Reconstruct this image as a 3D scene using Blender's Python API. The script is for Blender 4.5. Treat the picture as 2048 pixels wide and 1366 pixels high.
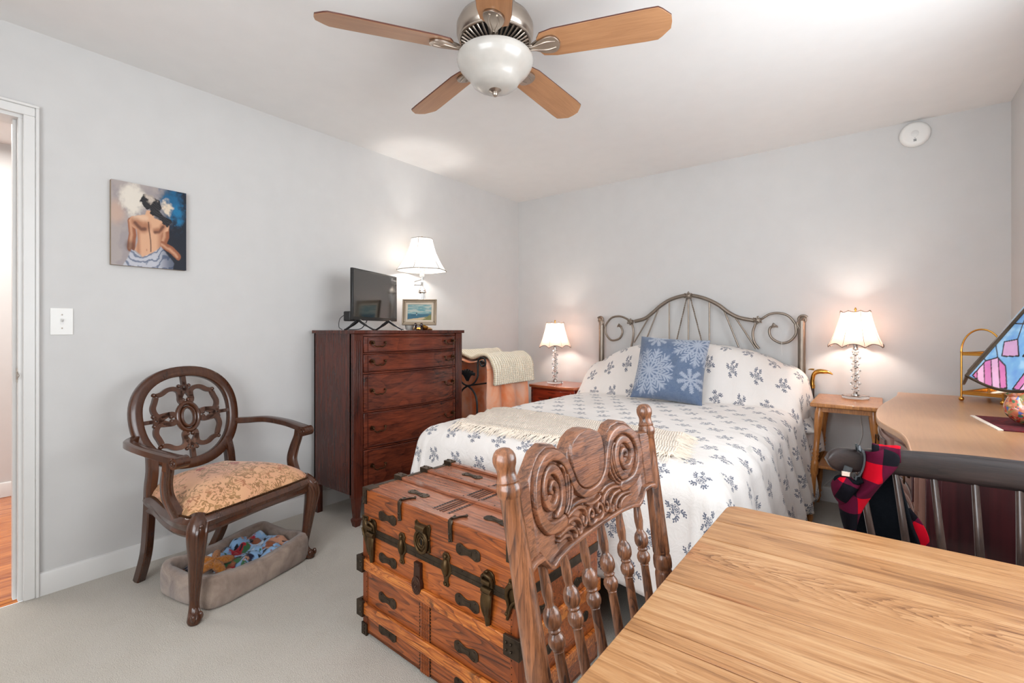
import bpy, math, random
import numpy as np
from mathutils import Vector, Matrix, noise
random.seed(4)
PI = math.pi
for o in list(bpy.data.objects):
    bpy.data.objects.remove(o)
COL = bpy.context.scene.collection
SC = bpy.context.scene

# ------------------------------------------------------------ camera
F_PX, YAW, CAM = 949.0, math.radians(37.7), Vector((2.88, 0.0, 1.152))
cd = bpy.data.cameras.new('camera')
cam = bpy.data.objects.new('camera', cd)
COL.objects.link(cam)
cam.location = CAM
cam.rotation_euler = (PI / 2, 0, YAW)
cd.sensor_width = 36
cd.lens = F_PX / 2048 * 36
cd.shift_y = -23 / 2048
cd.clip_start = 0.03
SC.camera = cam
SC.view_settings.view_transform = 'Standard'
SC.view_settings.look = 'None'
SC.view_settings.gamma = 1
SC.view_settings.use_curve_mapping = False
SC.view_settings.exposure = 0.37
# ------------------------------------------------------------ world and daylight
w = bpy.data.worlds.new('world')
SC.world = w
w.use_nodes = True
w.node_tree.nodes['Background'].inputs[0].default_value = (0.80, 0.90, 1.0, 1)
w.node_tree.nodes['Background'].inputs[1].default_value = 2.0


def area(name, loc, rot, sx, sy, power, color):
    l = bpy.data.lights.new(name, 'AREA')
    l.shape = 'RECTANGLE'
    l.size, l.size_y, l.energy, l.color = sx, sy, power, color
    o = bpy.data.objects.new(name, l)
    o.location = loc
    o.rotation_euler = rot
    COL.objects.link(o)
    return o


# unseen lamps: outside the added front window, outside the right window, in the hall
area('daylight_fill', (2.35, -1.10, 1.45), (-PI / 2, 0, PI), 1.8, 1.4, 44, (0.93, 0.97, 1.0))
area('daylight_fill', (3.62, 1.60, 1.50), (PI / 2 + 0.30, 0, PI / 2), 1.7, 1.2, 36, (0.93, 0.97, 1.0))
area('hall_light', (-1.1, 0.0, 2.4), (0, 0, 0), 1.0, 1.5, 36, (1.0, 0.97, 0.93))

# ------------------------------------------------------------ helpers: places
FW = Vector((-math.sin(YAW), math.cos(YAW)))
RT = Vector((math.cos(YAW), math.sin(YAW)))


def ony(px, py, Y):
    """a point of the vertical plane y = Y, read off the photograph"""
    l, u = (px - 1024) / F_PX, -(py - 660) / F_PX
    rx, ry = FW.x + l * RT.x, FW.y + l * RT.y
    t = Y / ry
    return Vector((CAM.x + t * rx, Y, CAM.z + t * u))


# ------------------------------------------------------------ helpers: meshes
def cr(pts, n=6, closed=False):
    P = [Vector(p) for p in pts]
    out = []
    m = len(P)
    rng = m if closed else m - 1
    for i in range(rng):
        if closed:
            a, b, c, d = P[(i - 1) % m], P[i], P[(i + 1) % m], P[(i + 2) % m]
        else:
            a, b, c, d = P[max(i - 1, 0)], P[i], P[i + 1], P[min(i + 2, m - 1)]
        for k in range(n):
            t = k / n
            out.append(0.5 * ((2 * b) + (c - a) * t + (2 * a - 5 * b + 4 * c - d) * t * t + (3 * b - a - 3 * c + d) * t ** 3))
    if not closed:
        out.append(P[-1].copy())
    return out


def crs(vals, n=6):
    return [v.x for v in cr([(v, 0, 0) for v in vals], n)]


class M:
    def __init__(s):
        s.v, s.f, s.fa = [], [], []

    def add(s, vs, fs, att=0.0):
        b = len(s.v)
        s.v += [tuple(x) for x in vs]
        s.f += [tuple(b + i for i in f) for f in fs]
        s.fa += [att] * len(fs)
        return s

    def box(s, lo, hi, mat=None, att=0.0):
        (a, b, c), (d, e, f) = lo, hi
        vs = [Vector(p) for p in ((a, b, c), (d, b, c), (d, e, c), (a, e, c), (a, b, f), (d, b, f), (d, e, f), (a, e, f))]
        if mat:
            vs = [mat @ v for v in vs]
        return s.add(vs, [(0, 3, 2, 1), (4, 5, 6, 7), (0, 1, 5, 4), (1, 2, 6, 5), (2, 3, 7, 6), (3, 0, 4, 7)], att)

    def lathe(s, prof, c=(0, 0, 0), n=24, mat=None, sq=None):
        vs, fs = [], []
        for r, z in prof:
            for k in range(n):
                a = 2 * PI * k / n
                rr = r
                if sq:
                    rr = r * sq(a)
                p = Vector((c[0] + rr * math.cos(a), c[1] + rr * math.sin(a), c[2] + z))
                vs.append(mat @ p if mat else p)
        m = len(prof)
        for i in range(m - 1):
            for k in range(n):
                k2 = (k + 1) % n
                fs.append((i * n + k, i * n + k2, (i + 1) * n + k2, (i + 1) * n + k))
        fs.append(tuple(range(n))[::-1])
        fs.append(tuple((m - 1) * n + k for k in range(n)))
        return s.add(vs, fs)

    def tube(s, path, r, n=8, closed=False, up=None, sect=None, caps=True):
        """sect: list of 2D points (unit) ; r: scalar, list or list of (a, b)"""
        P = [Vector(p) for p in path]
        m = len(P)
        if sect is None:
            sect = [(math.cos(2 * PI * k / n), math.sin(2 * PI * k / n)) for k in range(n)]
        n = len(sect)
        N = None
        vs, fs = [], []
        for i in range(m):
            if closed:
                T = P[(i + 1) % m] - P[(i - 1) % m]
            else:
                T = P[min(i + 1, m - 1)] - P[max(i - 1, 0)]
            if T.length < 1e-9:
                T = Vector((0, 0, 1))
            T.normalize()
            if up is not None:
                U = Vector(up)
                A = T.cross(U)
                if A.length < 1e-4:
                    A = N.copy() if N is not None else T.orthogonal()
                A.normalize()
            else:
                if N is None:
                    A = T.orthogonal().normalized()
                else:
                    A = (N - T * N.dot(T))
                    A = A.normalized() if A.length > 1e-6 else T.orthogonal().normalized()
            N = A
            B = A.cross(T)
            rr = r[i] if isinstance(r, (list, tuple)) and len(r) == m else r
            if isinstance(rr, (tuple, list)):
                ra, rb = rr
            else:
                ra = rb = rr
            for (x, y) in sect:
                vs.append(P[i] + A * (x * ra) + B * (y * rb))
        for i in range(m if closed else m - 1):
            j = (i + 1) % m
            for k in range(n):
                k2 = (k + 1) % n
                fs.append((i * n + k, i * n + k2, j * n + k2, j * n + k))
        if not closed and caps:
            fs.append(tuple(range(n))[::-1])
            fs.append(tuple((m - 1) * n + k for k in range(n)))
        return s.add(vs, fs)

    def prism(s, out, z0, z1, mat=None, att=0.0):
        n = len(out)
        vs = [Vector((p[0], p[1], z0)) for p in out] + [Vector((p[0], p[1], z1)) for p in out]
        if mat:
            vs = [mat @ v for v in vs]
        fs = [tuple(range(n))[::-1], tuple(range(n, 2 * n))] + [(k, (k + 1) % n, n + (k + 1) % n, n + k) for k in range(n)]
        return s.add(vs, fs, att)

    def grid(s, fn, nu, nv, cu=False, cv=False, mat=None):
        vs = []
        for j in range(nv):
            for i in range(nu):
                p = Vector(fn(i / (nu if cu else nu - 1), j / (nv if cv else nv - 1)))
                vs.append(mat @ p if mat else p)
        fs = []
        for j in range(nv if cv else nv - 1):
            for i in range(nu if cu else nu - 1):
                i2, j2 = (i + 1) % nu, (j + 1) % nv
                fs.append((j * nu + i, j * nu + i2, j2 * nu + i2, j2 * nu + i))
        return s.add(vs, fs)

    def ball(s, c, r, n=12, m=8):
        rx, ry, rz = r if isinstance(r, (tuple, list)) else (r, r, r)
        vs, fs = [Vector((c[0], c[1], c[2] - rz))], []
        for j in range(1, m):
            t = PI * j / m
            for k in range(n):
                a = 2 * PI * k / n
                vs.append(Vector((c[0] + rx * math.sin(t) * math.cos(a), c[1] + ry * math.sin(t) * math.sin(a), c[2] - rz * math.cos(t))))
        vs.append(Vector((c[0], c[1], c[2] + rz)))
        for k in range(n):
            fs.append((0, 1 + (k + 1) % n, 1 + k))
            fs.append((len(vs) - 1, 1 + (m - 2) * n + k, 1 + (m - 2) * n + (k + 1) % n))
        for j in range(m - 2):
            for k in range(n):
                k2 = (k + 1) % n
                fs.append((1 + j * n + k, 1 + j * n + k2, 1 + (j + 1) * n + k2, 1 + (j + 1) * n + k))
        return s.add(vs, fs)

    def build(s, name, mat, parent=None, bevel=0, sub=0, world=False, angle=40, seg=2, solid=0, uv=None, flat=False):
        me = bpy.data.meshes.new(name)
        vs = s.v
        if world and parent is not None:
            inv = basis(parent).inverted()
            vs = [tuple(inv @ Vector(v)) for v in vs]
        me.from_pydata(vs, [], s.f)
        me.validate()
        if any(s.fa) and len(me.polygons) == len(s.fa):
            at = me.attributes.new('pid', 'FLOAT', 'FACE')
            at.data.foreach_set('value', s.fa)
        if uv is not None:
            ul = me.uv_layers.new(name='UVMap')
            for lp in me.loops:
                ul.data[lp.index].uv = uv[lp.vertex_index]
        me.update()
        if not flat:
            me.shade_smooth()
            me.set_sharp_from_angle(angle=math.radians(angle))
        o = bpy.data.objects.new(name, me)
        COL.objects.link(o)
        me.materials.append(mat)
        if parent is not None:
            o.parent = parent
        if solid:
            md = o.modifiers.new('thickness', 'SOLIDIFY')
            md.thickness = solid
            md.offset = 0
        if bevel:
            md = o.modifiers.new('bevel', 'BEVEL')
            md.width = bevel
            md.segments = seg
            md.limit_method = 'ANGLE'
            md.angle_limit = math.radians(35)
            md.harden_normals = False
        if sub:
            md = o.modifiers.new('sub', 'SUBSURF')
            md.levels = md.render_levels = sub
        return o


def basis(o):
    return Matrix.Translation(o.location) @ o.rotation_euler.to_matrix().to_4x4()


def tag(o, label=None, cat=None, group=None, kind=None):
    if label:
        o['label'] = label
    if cat:
        o['category'] = cat
    if group:
        o['group'] = group
    if kind:
        o['kind'] = kind
    return o


def thing(name, label, cat, loc=(0, 0, 0), rz=0, group=None):
    o = bpy.data.objects.new(name, None)
    o.empty_display_size = 0.05
    COL.objects.link(o)
    o.location = loc
    o.rotation_euler = (0, 0, rz)
    return tag(o, label, cat, group)


def colors(o, arr, name='Col'):
    """per-vertex colour attribute (linear)"""
    me = o.data
    a = me.color_attributes.new(name, 'FLOAT_COLOR', 'POINT')
    c = np.ones((len(me.vertices), 4), dtype=np.float32)
    c[:, :3] = arr
    a.data.foreach_set('color', c.ravel())


def dup(root, loc, label, rz=None):
    r = root.copy()
    COL.objects.link(r)
    r.location = loc
    if rz is not None:
        r.rotation_euler = (0, 0, rz)
    r['label'] = label
    for ch in list(root.children):
        c = ch.copy()
        COL.objects.link(c)
        c.parent = r
        for g in list(ch.children):
            d = g.copy()
            COL.objects.link(d)
            d.parent = c
    return r


# ------------------------------------------------------------ helpers: materials
def lin(r, g, b):
    def c(v):
        v /= 255.0
        return v / 12.92 if v <= 0.04045 else ((v + 0.055) / 1.055) ** 2.4
    return (c(r), c(g), c(b), 1)


class N:
    """tiny node-tree writer"""

    def __init__(s, name):
        s.m = bpy.data.materials.new(name)
        s.m.use_nodes = True
        s.t = s.m.node_tree
        s.b = s.t.nodes['Principled BSDF']
        s.out = s.t.nodes['Material Output']

    def n(s, typ, **kw):
        x = s.t.nodes.new('ShaderNode' + typ)
        for k, v in kw.items():
            setattr(x, k, v)
        return x

    def l(s, a, b):
        s.t.links.new(a, b)

    def math(s, op, a, b=None, clamp=False):
        x = s.n('Math', operation=op)
        x.use_clamp = clamp
        for i, v in enumerate((a, b)):
            if v is None:
                continue
            if hasattr(v, 'type') and not isinstance(v, (int, float)):
                s.l(v, x.inputs[i])
            else:
                x.inputs[i].default_value = v
        return x.outputs[0]

    def vmath(s, op, a, b=None):
        x = s.n('VectorMath', operation=op)
        for i, v in enumerate((a, b)):
            if v is None:
                continue
            if isinstance(v, (tuple, list)):
                x.inputs[i].default_value = v
            else:
                s.l(v, x.inputs[i])
        return x

    def map(s, src, scale=(1, 1, 1), loc=(0, 0, 0), rot=(0, 0, 0), typ='POINT'):
        x = s.n('Mapping', vector_type=typ)
        x.inputs['Scale'].default_value = scale
        x.inputs['Location'].default_value = loc
        x.inputs['Rotation'].default_value = rot
        s.l(src, x.inputs['Vector'])
        return x.outputs[0]

    def noise(s, vec, scale=5, detail=3, rough=0.5, dist=0.0):
        x = s.n('TexNoise')
        x.inputs['Scale'].default_value = scale
        x.inputs['Detail'].default_value = detail
        x.inputs['Roughness'].default_value = rough
        x.inputs['Distortion'].default_value = dist
        s.l(vec, x.inputs['Vector'])
        return x.outputs[0]

    def ramp(s, fac, stops, interp='LINEAR'):
        x = s.n('ValToRGB')
        x.color_ramp.interpolation = interp
        e = x.color_ramp.elements
        while len(e) < len(stops):
            e.new(0.5)
        for i, (p, c) in enumerate(stops):
            e[i].position = p
            e[i].color = c
        s.l(fac, x.inputs[0])
        return x.outputs[0]

    def mix(s, fac, a, b, blend='MIX'):
        x = s.n('Mix', data_type='RGBA', blend_type=blend)
        for i, v in ((0, fac), (6, a), (7, b)):
            if isinstance(v, (int, float)):
                x.inputs[i].default_value = v
            elif isinstance(v, (tuple, list)):
                x.inputs[i].default_value = v
            else:
                s.l(v, x.inputs[i])
        return x.outputs[2]

    def bump(s, h, strength=0.3, dist=0.01):
        x = s.n('Bump')
        x.inputs['Strength'].default_value = strength
        x.inputs['Distance'].default_value = dist
        s.l(h, x.inputs['Height'])
        s.l(x.outputs[0], s.b.inputs['Normal'])

    def col(s, c):
        if isinstance(c, (tuple, list)):
            s.b.inputs['Base Color'].default_value = c
        else:
            s.l(c, s.b.inputs['Base Color'])

    def set(s, rough=0.5, metal=0, coat=0, spec=0.5, sheen=0, coat_rough=0.1):
        b = s.b.inputs
        b['Roughness'].default_value = rough
        b['Metallic'].default_value = metal
        b['Coat Weight'].default_value = coat
        b['Coat Roughness'].default_value = coat_rough
        b['Specular IOR Level'].default_value = spec
        b['Sheen Weight'].default_value = sheen
        return s.m

    def obj(s):
        return s.n('TexCoord').outputs['Object']

    def uv(s):
        return s.n('TexCoord').outputs['UV']


def plain(name, c, rough=0.5, metal=0, var=0.04, bump=0.0, bscale=200, coat=0, spec=0.5, sheen=0):
    x = N(name)
    o = x.obj()
    if var:
        f = x.noise(o, 9, 4)
        d = tuple(max(0, v * (1 - var * 2.4)) for v in c[:3]) + (1,)
        l = tuple(min(1, v * (1 + var * 2.4)) for v in c[:3]) + (1,)
        x.col(x.ramp(f, [(0.3, d), (0.7, l)]))
    else:
        x.col(c)
    if bump:
        x.bump(x.noise(o, bscale, 3), bump, 0.004)
    return x.set(rough, metal, coat, spec, sheen)


def wood(name, dark, light, axis=2, s=14, stretch=9, rough=0.35, coat=0.0, bump=0.12, rings=0.35, pid=False, mid=None, contrast=0.18, patch=None, pores=None, fig=1.0, cath=None):
    """s = streak frequency across the grain, rings = weight of the growth-ring lines, contrast = spread of the tones"""
    x = N(name)
    o = x.obj()
    if pid:
        a = x.n('Attribute')
        a.attribute_name = 'pid'
        sc_ = x.vmath('SCALE', a.outputs['Vector'])
        sc_.inputs['Scale'].default_value = 3.7
        o = x.vmath('ADD', o, sc_.outputs[0]).outputs[0]
    def st(k):
        v = [1, 1, 1]
        v[axis] = 1.0 / k
        return tuple(v)
    n1 = x.noise(x.map(o, st(stretch)), s * 2.2, 6, 0.62, 0.3)
    n2 = x.noise(x.map(o, st(stretch * 3)), s * 14, 3, 0.6)
    low = x.noise(x.map(o, st(stretch * 0.75)), s * 0.45 * fig, 2, 0.45, 0.5)
    ring = x.math('FRACT', x.math('MULTIPLY', low, 17))
    ring = x.math('SUBTRACT', 1.0, x.math('POWER', ring, 3.0))
    big = x.noise(o, 2.2, 2)
    c2 = contrast / 0.18
    f = x.math('ADD', 0.5, x.math('MULTIPLY', x.math('SUBTRACT', n1, 0.5), 1.1 * c2))
    f = x.math('ADD', f, x.math('MULTIPLY', x.math('SUBTRACT', n2, 0.5), 0.8 * c2))
    f = x.math('ADD', f, x.math('MULTIPLY', x.math('SUBTRACT', ring, 0.75), rings * 1.1 * c2))
    f = x.math('ADD', f, x.math('MULTIPLY', x.math('SUBTRACT', big, 0.5), 0.7))
    if cath:
        # one flat-sawn board: nested arches of late wood along its middle
        sp_ = x.n('SeparateXYZ')
        x.l(x.obj(), sp_.inputs[0])
        yy = x.math('SUBTRACT', sp_.outputs[1], cath[0])
        wob = x.noise(x.map(x.obj(), (1.5, 8, 1)), 5, 3, 0.6)
        par = x.math('MULTIPLY', x.math('ABSOLUTE', x.math('ADD', yy, x.math('MULTIPLY', x.math('SUBTRACT', wob, 0.5), 0.02))), 2.6)
        tt = x.math('ADD', x.math('SUBTRACT', sp_.outputs[0], par), x.math('MULTIPLY', wob, 0.16))
        arch = x.math('POWER', x.math('FRACT', x.math('MULTIPLY', tt, 26)), 2.5)
        fade = x.math('SUBTRACT', 1.0, x.math('MINIMUM', x.math('MULTIPLY', x.math('ABSOLUTE', yy), 1 / cath[1]), 1.0))
        f = x.math('SUBTRACT', f, x.math('MULTIPLY', x.math('MULTIPLY', arch, fade), 0.42))
    mid = mid or tuple((a_ + b_) / 2 for a_, b_ in zip(dark, light))
    c = x.ramp(f, [(0.12, dark), (0.5, mid), (0.85, light)])
    if pores:
        pn = x.noise(x.map(o, st(stretch * 1.2)), pores[0], 2, 0.5)
        c = x.mix(x.ramp(pn, [(0.60, (0, 0, 0, 1)), (0.68, (pores[1],) * 3 + (1,))]), c, dark)
    if patch:
        pn = x.noise(x.map(o, patch[1]), patch[2], 4, 0.6, 0.4)
        c = x.mix(x.ramp(pn, [(patch[3], (0, 0, 0, 1)), (patch[3] + 0.12, (0.85, 0.85, 0.85, 1))]), c, patch[0])
    x.col(c)
    if bump:
        x.bump(n2, bump, 0.002)
    return x.set(rough, 0, coat)


def vcol(name, rough=0.7, bump=0.0, bs=150, sheen=0, coat=0, mul=None):
    x = N(name)
    a = x.n('Attribute')
    a.attribute_name = 'Col'
    x.col(a.outputs['Color'])
    if bump:
        x.bump(x.noise(x.obj(), bs, 3), bump, 0.004)
    return x.set(rough, 0, coat, 0.4, sheen)


def metal(name, c, rough=0.3, var=0.15, m=1.0):
    x = N(name)
    f = x.noise(x.obj(), 30, 4)
    x.col(x.ramp(f, [(0.3, tuple(v * (1 - var) for v in c[:3]) + (1,)), (0.7, c)]))
    return x.set(rough, m)


def glass(name, c=(1, 1, 1, 1), rough=0.0, ior=1.5):
    x = N(name)
    x.b.inputs['Transmission Weight'].default_value = 1
    x.b.inputs['IOR'].default_value = ior
    x.col(c)
    return x.set(rough)


def motif(x, p, spacing=(0.150, 0.125)):
    """bouquets of a rose with leafy sprigs scattered in staggered rows; p = cloth coordinates in metres"""
    sx, sy = spacing
    sep = x.n('SeparateXYZ')
    x.l(p, sep.inputs[0])
    u = x.math('DIVIDE', sep.outputs[0], sx)
    v = x.math('DIVIDE', sep.outputs[1], sy)
    row = x.math('FLOOR', v)
    odd = x.math('MODULO', x.math('ABSOLUTE', row), 2)
    u = x.math('ADD', u, x.math('MULTIPLY', odd, 0.5))
    col = x.math('FLOOR', u)
    fu = x.math('SUBTRACT', x.math('SUBTRACT', u, col), 0.5)
    fv = x.math('SUBTRACT', x.math('SUBTRACT', v, row), 0.5)
    # every bouquet is turned a little differently
    cc = x.n('CombineXYZ')
    x.l(col, cc.inputs[0])
    x.l(row, cc.inputs[1])
    wn = x.n('TexWhiteNoise', noise_dimensions='2D')
    x.l(cc.outputs[0], wn.inputs['Vector'])
    ang = x.math('ADD', x.math('MULTIPLY', wn.outputs['Value'], 1.5), x.math('MULTIPLY', odd, 2.6))
    cb = x.n('CombineXYZ')
    x.l(x.math('MULTIPLY', fu, sx), cb.inputs[0])
    x.l(x.math('MULTIPLY', fv, sy), cb.inputs[1])
    vr = x.n('VectorRotate', rotation_type='Z_AXIS')
    x.l(cb.outputs[0], vr.inputs['Vector'])
    x.l(ang, vr.inputs['Angle'])
    q = vr.outputs[0]
    nz = x.noise(q, 160, 2)
    leaves = [(0.0, 0.0, 0.0200, 0.0175, 0)]

    def sprig(x0, y0, a, n, L, bend):
        cx, cy, t = x0, y0, a
        for k in range(n):
            cx += L * math.cos(t)
            cy += L * math.sin(t)
            t += bend
            for sgn in (-1, 1):
                b = t + sgn * 0.85
                leaves.append((cx + 0.0050 * math.cos(b), cy + 0.0050 * math.sin(b), 0.0050 * (1 - 0.07 * k), 0.0025, b))
            if k % 2 == 0:
                leaves.append((cx, cy, 0.0055, 0.0010, t))
    sprig(0.013, 0.008, 1.2, 4, 0.0070, -0.55)
    sprig(-0.002, 0.014, 1.7, 4, 0.0068, 0.65)
    sprig(-0.014, -0.004, 3.9, 3, 0.0068, -0.6)
    sprig(0.013, -0.004, -0.4, 4, 0.0072, -0.45)
    sprig(-0.003, -0.014, -1.6, 3, 0.0072, 0.3)
    best = None
    for (cx, cy, rx, ry, a) in leaves:
        m = x.map(q, (rx, ry, 1), (cx, cy, 0), (0, 0, a), 'TEXTURE')
        d = x.vmath('LENGTH', m).outputs['Value']
        best = d if best is None else x.math('MINIMUM', best, d)
    mask = x.math('LESS_THAN', x.math('ADD', best, x.math('MULTIPLY', nz, 0.5)), 1.24)
    # petals of the rose: broken curled lines
    d0 = x.vmath('LENGTH', q).outputs['Value']
    nzp = x.noise(q, 75, 2, 0.5, 0.6)
    rg = x.math('SINE', x.math('ADD', x.math('MULTIPLY', d0, 700), x.math('MULTIPLY', nzp, 30)))
    keep = x.math('MAXIMUM', x.math('GREATER_THAN', rg, -0.1), x.math('GREATER_THAN', d0, 0.0185))
    return x.math('MULTIPLY', mask, keep)


# ------------------------------------------------------------ material library
MAT = {}
MAT['wall'] = plain('wall_paint', lin(206, 204, 202), 0.75, var=0.006, bump=0.05, bscale=60, spec=0.3)
MAT['ceiling'] = plain('ceiling_paint', lin(232, 230, 228), 0.8, var=0.005, spec=0.3)
MAT['trim'] = plain('trim_paint', lin(222, 220, 217), 0.35, var=0.006)
x = N('carpet')
o = x.obj()
n1, n2 = x.noise(o, 260, 3, 0.7), x.noise(o, 5, 4, 0.6, 0.5)
c = x.ramp(n1, [(0.3, lin(198, 187, 172)), (0.7, lin(244, 236, 223))])
c = x.mix(x.ramp(n2, [(0.35, (0, 0, 0, 1)), (0.7, (0.35, 0.35, 0.35, 1))]), c, lin(236, 229, 218))
x.col(c)
x.bump(x.math('ADD', n1, x.math('MULTIPLY', n2, 1.2)), 0.9, 0.012)
MAT['carpet'] = x.set(0.95, 0, 0, 0.1, 0.3)
MAT['hall_floor'] = wood('hall_oak', lin(150, 70, 25), lin(224, 140, 72), 1, 10, 12, 0.25, 0.3, 0.05, pid=True)
MAT['mahog'] = wood('mahogany', lin(40, 13, 9), lin(124, 56, 34), 1, 8, 6, 0.22, 0, 0.03, rings=0.15, contrast=0.2)
MAT['mahog_v'] = wood('mahogany_side', lin(42, 15, 10), lin(98, 42, 26), 2, 9, 9, 0.26, 0, 0.03, rings=0.15, contrast=0.18)
MAT['walnut'] = wood('walnut', lin(40, 19, 11), lin(92, 52, 30), 2, 14, 8, 0.26, 0.4, 0.04, rings=0.1, contrast=0.1)
MAT['oak'] = wood('oak_chair', lin(54, 31, 22), lin(146, 94, 62), 2, 30, 9, 0.30, 0.45, 0.3, rings=0.25, contrast=0.24, pores=(420, 0.5))
MAT['oak_crest'] = wood('oak_crest', lin(58, 34, 26), lin(152, 100, 70), 1, 30, 7, 0.34, 0.4, 0.3, rings=0.2, contrast=0.24, pores=(420, 0.6))
MAT['oak_table'] = wood('oak_table', lin(118, 76, 44), lin(206, 164, 120), 0, 26, 13, 0.30, 0, 0.15, rings=0.16, pid=True, contrast=0.15, pores=(480, 0.35), fig=1.0, cath=(0.435, 0.055),
                        mid=lin(178, 129, 84), patch=(lin(176, 98, 48), (0.5, 1.6, 1), 2.2, 0.60))
MAT['oak_side'] = wood('golden_oak', lin(140, 80, 34), lin(216, 148, 80), 2, 20, 9, 0.33, 0.35, 0.08, rings=0.2)
MAT['pine'] = wood('trunk_pine', lin(72, 32, 14), lin(184, 98, 40), 0, 44, 14, 0.34, 0.35, 0.25, rings=0.34, pid=True, contrast=0.17, mid=lin(142, 70, 27), fig=0.6,
                   patch=(lin(92, 40, 18), (0.6, 1, 1.6), 7, 0.67))
MAT['pine_top'] = wood('trunk_lid_pine', lin(104, 54, 34), lin(180, 112, 80), 0, 44, 14, 0.26, 0.5, 0.2, rings=0.15, pid=True, contrast=0.22,
                       patch=(lin(140, 118, 106), (1, 1, 1), 6, 0.64))
MAT['slat'] = wood('trunk_slat', lin(120, 58, 18), lin(212, 130, 56), 0, 36, 9, 0.34, 0.4, 0.2, contrast=0.26, mid=lin(178, 92, 32),
                   patch=(lin(76, 38, 18), (1, 1, 1), 14, 0.60))
MAT['iron_old'] = metal('old_iron', lin(84, 70, 56), 0.42, 0.55, 0.75)
MAT['brass_old'] = metal('old_brass', lin(96, 74, 46), 0.42, 0.5, 0.8)
MAT['pull'] = metal('antique_pull', lin(92, 66, 46), 0.38, 0.3)
MAT['bedmetal'] = metal('pewter_tube', lin(146, 134, 122), 0.38, 0.12, 0.85)
MAT['nickel'] = metal('brushed_nickel', lin(186, 174, 162), 0.28, 0.1)
MAT['chrome'] = metal('polished_steel', lin(215, 212, 208), 0.12, 0.05)
MAT['brass'] = metal('polished_brass', lin(214, 160, 78), 0.2, 0.12)
MAT['black'] = plain('black_iron', lin(24, 23, 24), 0.45, var=0.03)
MAT['blackplastic'] = plain('black_plastic', lin(30, 29, 29), 0.4, var=0)
MAT['screen'] = plain('tv_screen', lin(30, 27, 25), 0.12, var=0, spec=1.0, coat=0.6)
MAT['white'] = plain('white_plastic', lin(232, 230, 226), 0.35, var=0)
MAT['blade'] = wood('blade_maple', lin(150, 102, 66), lin(190, 140, 98), 0, 22, 12, 0.38, 0.1, 0.02, rings=0.1, contrast=0.12)
MAT['bladeedge'] = plain('blade_edge', lin(84, 42, 30), 0.4)
MAT['frost'] = plain('alabaster_glass', lin(186, 181, 174), 0.25, var=0.05, coat=0.25)
MAT['dark'] = plain('dark_void', lin(16, 14, 13), 0.8, var=0)
MAT['boxspring'] = plain('box_spring_cloth', lin(52, 50, 50), 0.9)
MAT['mattress'] = plain('mattress_ticking', lin(214, 210, 204), 0.9)


def make_duvet_mat():
    x = N('floral_cotton')
    uv = x.uv()
    m = motif(x, uv)
    fine = x.noise(uv, 900, 2)
    base = x.ramp(x.noise(uv, 3, 3), [(0.3, lin(226, 219, 213)), (0.7, lin(238, 232, 227))])
    x.col(x.mix(m, base, lin(106, 110, 124)))
    nn = x.noise(x.map(uv, (1, 1, 1)), 14, 4, 0.6, 0.8)
    x.bump(x.math('ADD', nn, x.math('MULTIPLY', fine, 0.03)), 0.35, 0.02)
    return x.set(0.85, 0, 0, 0.2, 0.2)


MAT['duvet'] = make_duvet_mat()


def knit(name, c1, c2, s=55, sy=None):
    x = N(name)
    uv = x.uv()
    w1 = x.n('TexWave', bands_direction='X')
    w1.inputs['Scale'].default_value = s / 3.14
    w1.inputs['Distortion'].default_value = 1.2
    w1.inputs['Detail'].default_value = 2
    w1.inputs['Detail Scale'].default_value = 3
    w2 = x.n('TexWave', bands_direction='Y')
    w2.inputs['Scale'].default_value = (sy or s) / 3.14
    w2.inputs['Distortion'].default_value = 1.2
    x.l(uv, w1.inputs['Vector'])
    x.l(uv, w2.inputs['Vector'])
    h = x.math('ADD', x.math('MULTIPLY', w1.outputs['Fac'], 0.7), x.math('MULTIPLY', w2.outputs['Fac'], 0.4))
    x.col(x.ramp(h, [(0.15, c1), (0.75, c2)]))
    x.bump(h, 0.9, 0.006)
    return x.set(0.95, 0, 0, 0.1, 0.3)


MAT['knit'] = knit('cream_knit', lin(212, 194, 164), lin(246, 236, 216), 38, 60)
MAT['throw'] = knit('cream_weave', lin(220, 200, 178), lin(246, 232, 216), 90, 60)
MAT['fringe'] = plain('cream_fringe', lin(244, 230, 214), 0.95)
x = N('salmon_throw')
uv = x.uv()
x.col(x.ramp(x.noise(uv, 6, 5, 0.6, 0.5), [(0.32, lin(222, 120, 66)), (0.5, lin(228, 162, 128)), (0.68, lin(214, 180, 164))]))
MAT['salmon'] = x.set(0.95, 0, 0, 0.1, 0.3)

x = N('damask')
o = x.obj()
n1 = x.noise(o, 12, 2, 0.5, 1.6)
n2 = x.noise(o, 30, 2, 0.5, 1.2)
n3 = x.noise(o, 9, 2, 0.5, 0.8)
curl = x.math('LESS_THAN', x.math('ABSOLUTE', x.math('SUBTRACT', x.math('FRACT', x.math('MULTIPLY', n1, 9)), 0.5)), 0.17)
zone = x.math('GREATER_THAN', n3, 0.47)
leafy = x.math('MULTIPLY', x.math('GREATER_THAN', n2, 0.56), x.math('GREATER_THAN', x.noise(o, 140, 2), 0.40))
m_ = x.math('MAXIMUM', x.math('MULTIPLY', curl, zone), leafy)
gold = x.ramp(x.noise(o, 14, 3), [(0.38, lin(134, 94, 52)), (0.55, lin(158, 118, 72)), (0.68, lin(160, 84, 52))])
c = x.mix(x.math('MULTIPLY', m_, 0.85), x.ramp(x.noise(o, 6, 2), [(0.35, lin(218, 166, 124)), (0.65, lin(212, 154, 120))]), gold)
vo = x.n('TexVoronoi')
vo.inputs['Scale'].default_value = 7.0
x.l(o, vo.inputs['Vector'])
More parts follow.
